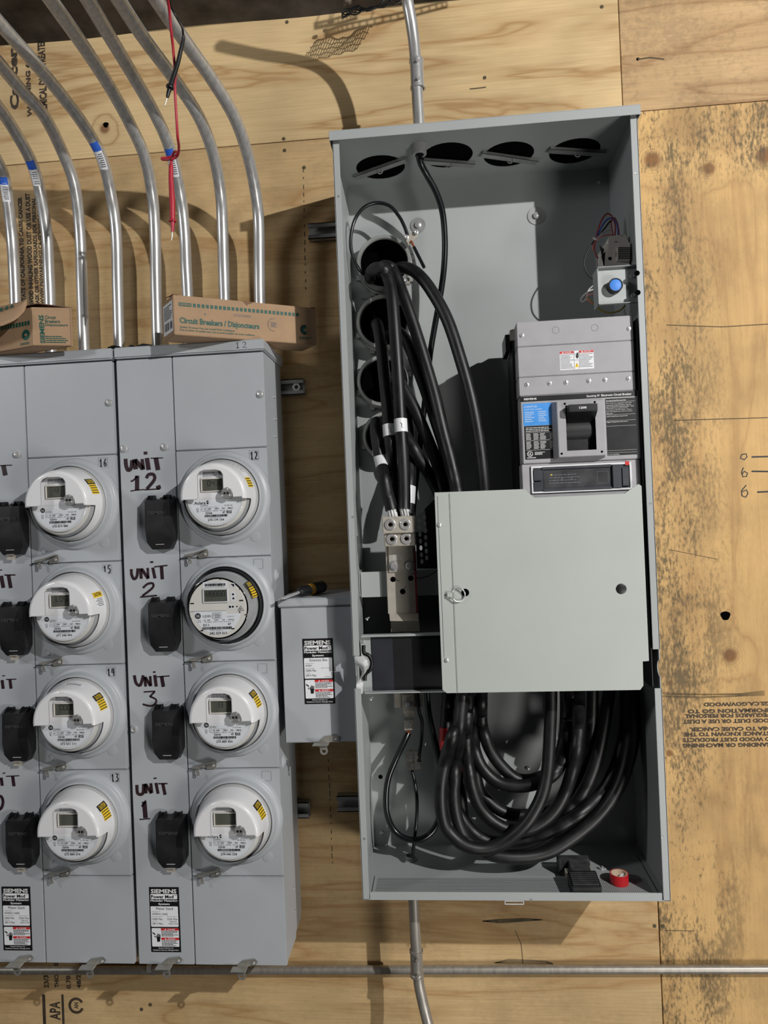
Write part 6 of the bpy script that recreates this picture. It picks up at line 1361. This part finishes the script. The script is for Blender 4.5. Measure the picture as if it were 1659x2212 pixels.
b = MB(); b.slab([z5(270,550,.102),z5(330,560,.102),z5(355,600,.102),z5(310,610,.102)],(0,.006,0)); b.build('cable_tie','wire_white',root,0)

# ================================================================== THINGS LYING ON THE ENCLOSURE FLOOR
z8 = lambda a, c: (1190+a/8.7316, 1830+c/8.7316)
FZ = .0020
root = thing('plastic_cover', 'black ribbed plastic breaker cover lying on the enclosure floor near the tape', 'breaker cover', (.49,.04,.003))
xa, xb = at(*z8(405,800),0)[0], at(*z8(962,800),0)[0]
b = MB(); b.prism_x([(.0035,.0032),(.060,.0020),(.060,.036),(.0,.030),(-.002,.022),(.0,.0182),(.0035,.0182)], xa, xb); bd = b.build('front_body','black_plastic',root,0,.0015)
b = MB()
for k in range(7): y = .006+k*.0072; z = .0302+.0058*(y/.06); b.box(xa+.003,xb-.003,y,y+.0030,z-.001,z+.0018)
b.build('grip_ribs','cover_dust',bd,0,.0005)
xc0, xc1 = xa-.004, xb-.006
b = MB(); b.prism_x([(.060,.0020),(.118,.0020),(.118,.030),(.100,.040),(.060,.036)], xc0+.012, xc1-.004); b.build('rear_body','cover_dust',root,0,.002)
b = MB(); b.prism_x([(.100,.0020),(.128,.0020),(.128,.034),(.124,.040),(.100,.041)], xc0-.010, xc1+.002); b.build('end_flange','cover_dust',root,0,.002)
b = MB(); b.box(xc0+.002,xc0+.011,.070,.090,.012,.026); b.box(xc1-.004,xc1+.001,.066,.092,.010,.030); b.build('contact_clip','tin',root,0,.001)
c = atz(*z8(1285,487), FZ+.022)
root = thing('tape_roll', 'roll of red electrical tape standing on the enclosure floor', 'tape', (c[0],c[1],FZ))
MB().lathe([(.0168,0),(.0198,0),(.0200,.001),(.0200,.021),(.0198,.022),(.0176,.022)], (c[0],c[1],FZ), (0,0,1), 44).build('tape_winding','red_tape',root,40)
MB().lathe([(.0178,.0005),(.0178,.0222),(.0160,.0222),(.0160,.0005)], (c[0],c[1],FZ), (0,0,1), 40).build('core','tape_core',root,40)
b = MB(); b.grid(lambda u, v: (c[0]-.011+.022*u, c[1]-.009+.016*v, FZ+.0070+.006*math.sin(5*u+3*v)+.005*v), 8, 6); b.build('paper_scrap','white_label',root,40)
p = atz(*z8(965,420), FZ)
b = MB(); b.slab([(p[0]-.009,p[1]+.004,FZ+.004),(p[0]-.002,p[1]-.004,FZ),(p[0]+.010,p[1]-.001,FZ+.001),(p[0]+.003,p[1]+.006,FZ+.003)],(0,0,.0015)); b.tube([(p[0],p[1],FZ+.002),(p[0]+.001,p[1]+.001,FZ+.008)],.002,8)
solo(b,'metal_clip','zinc','small bent zinc clip lying between the black cover and the red tape','clip')
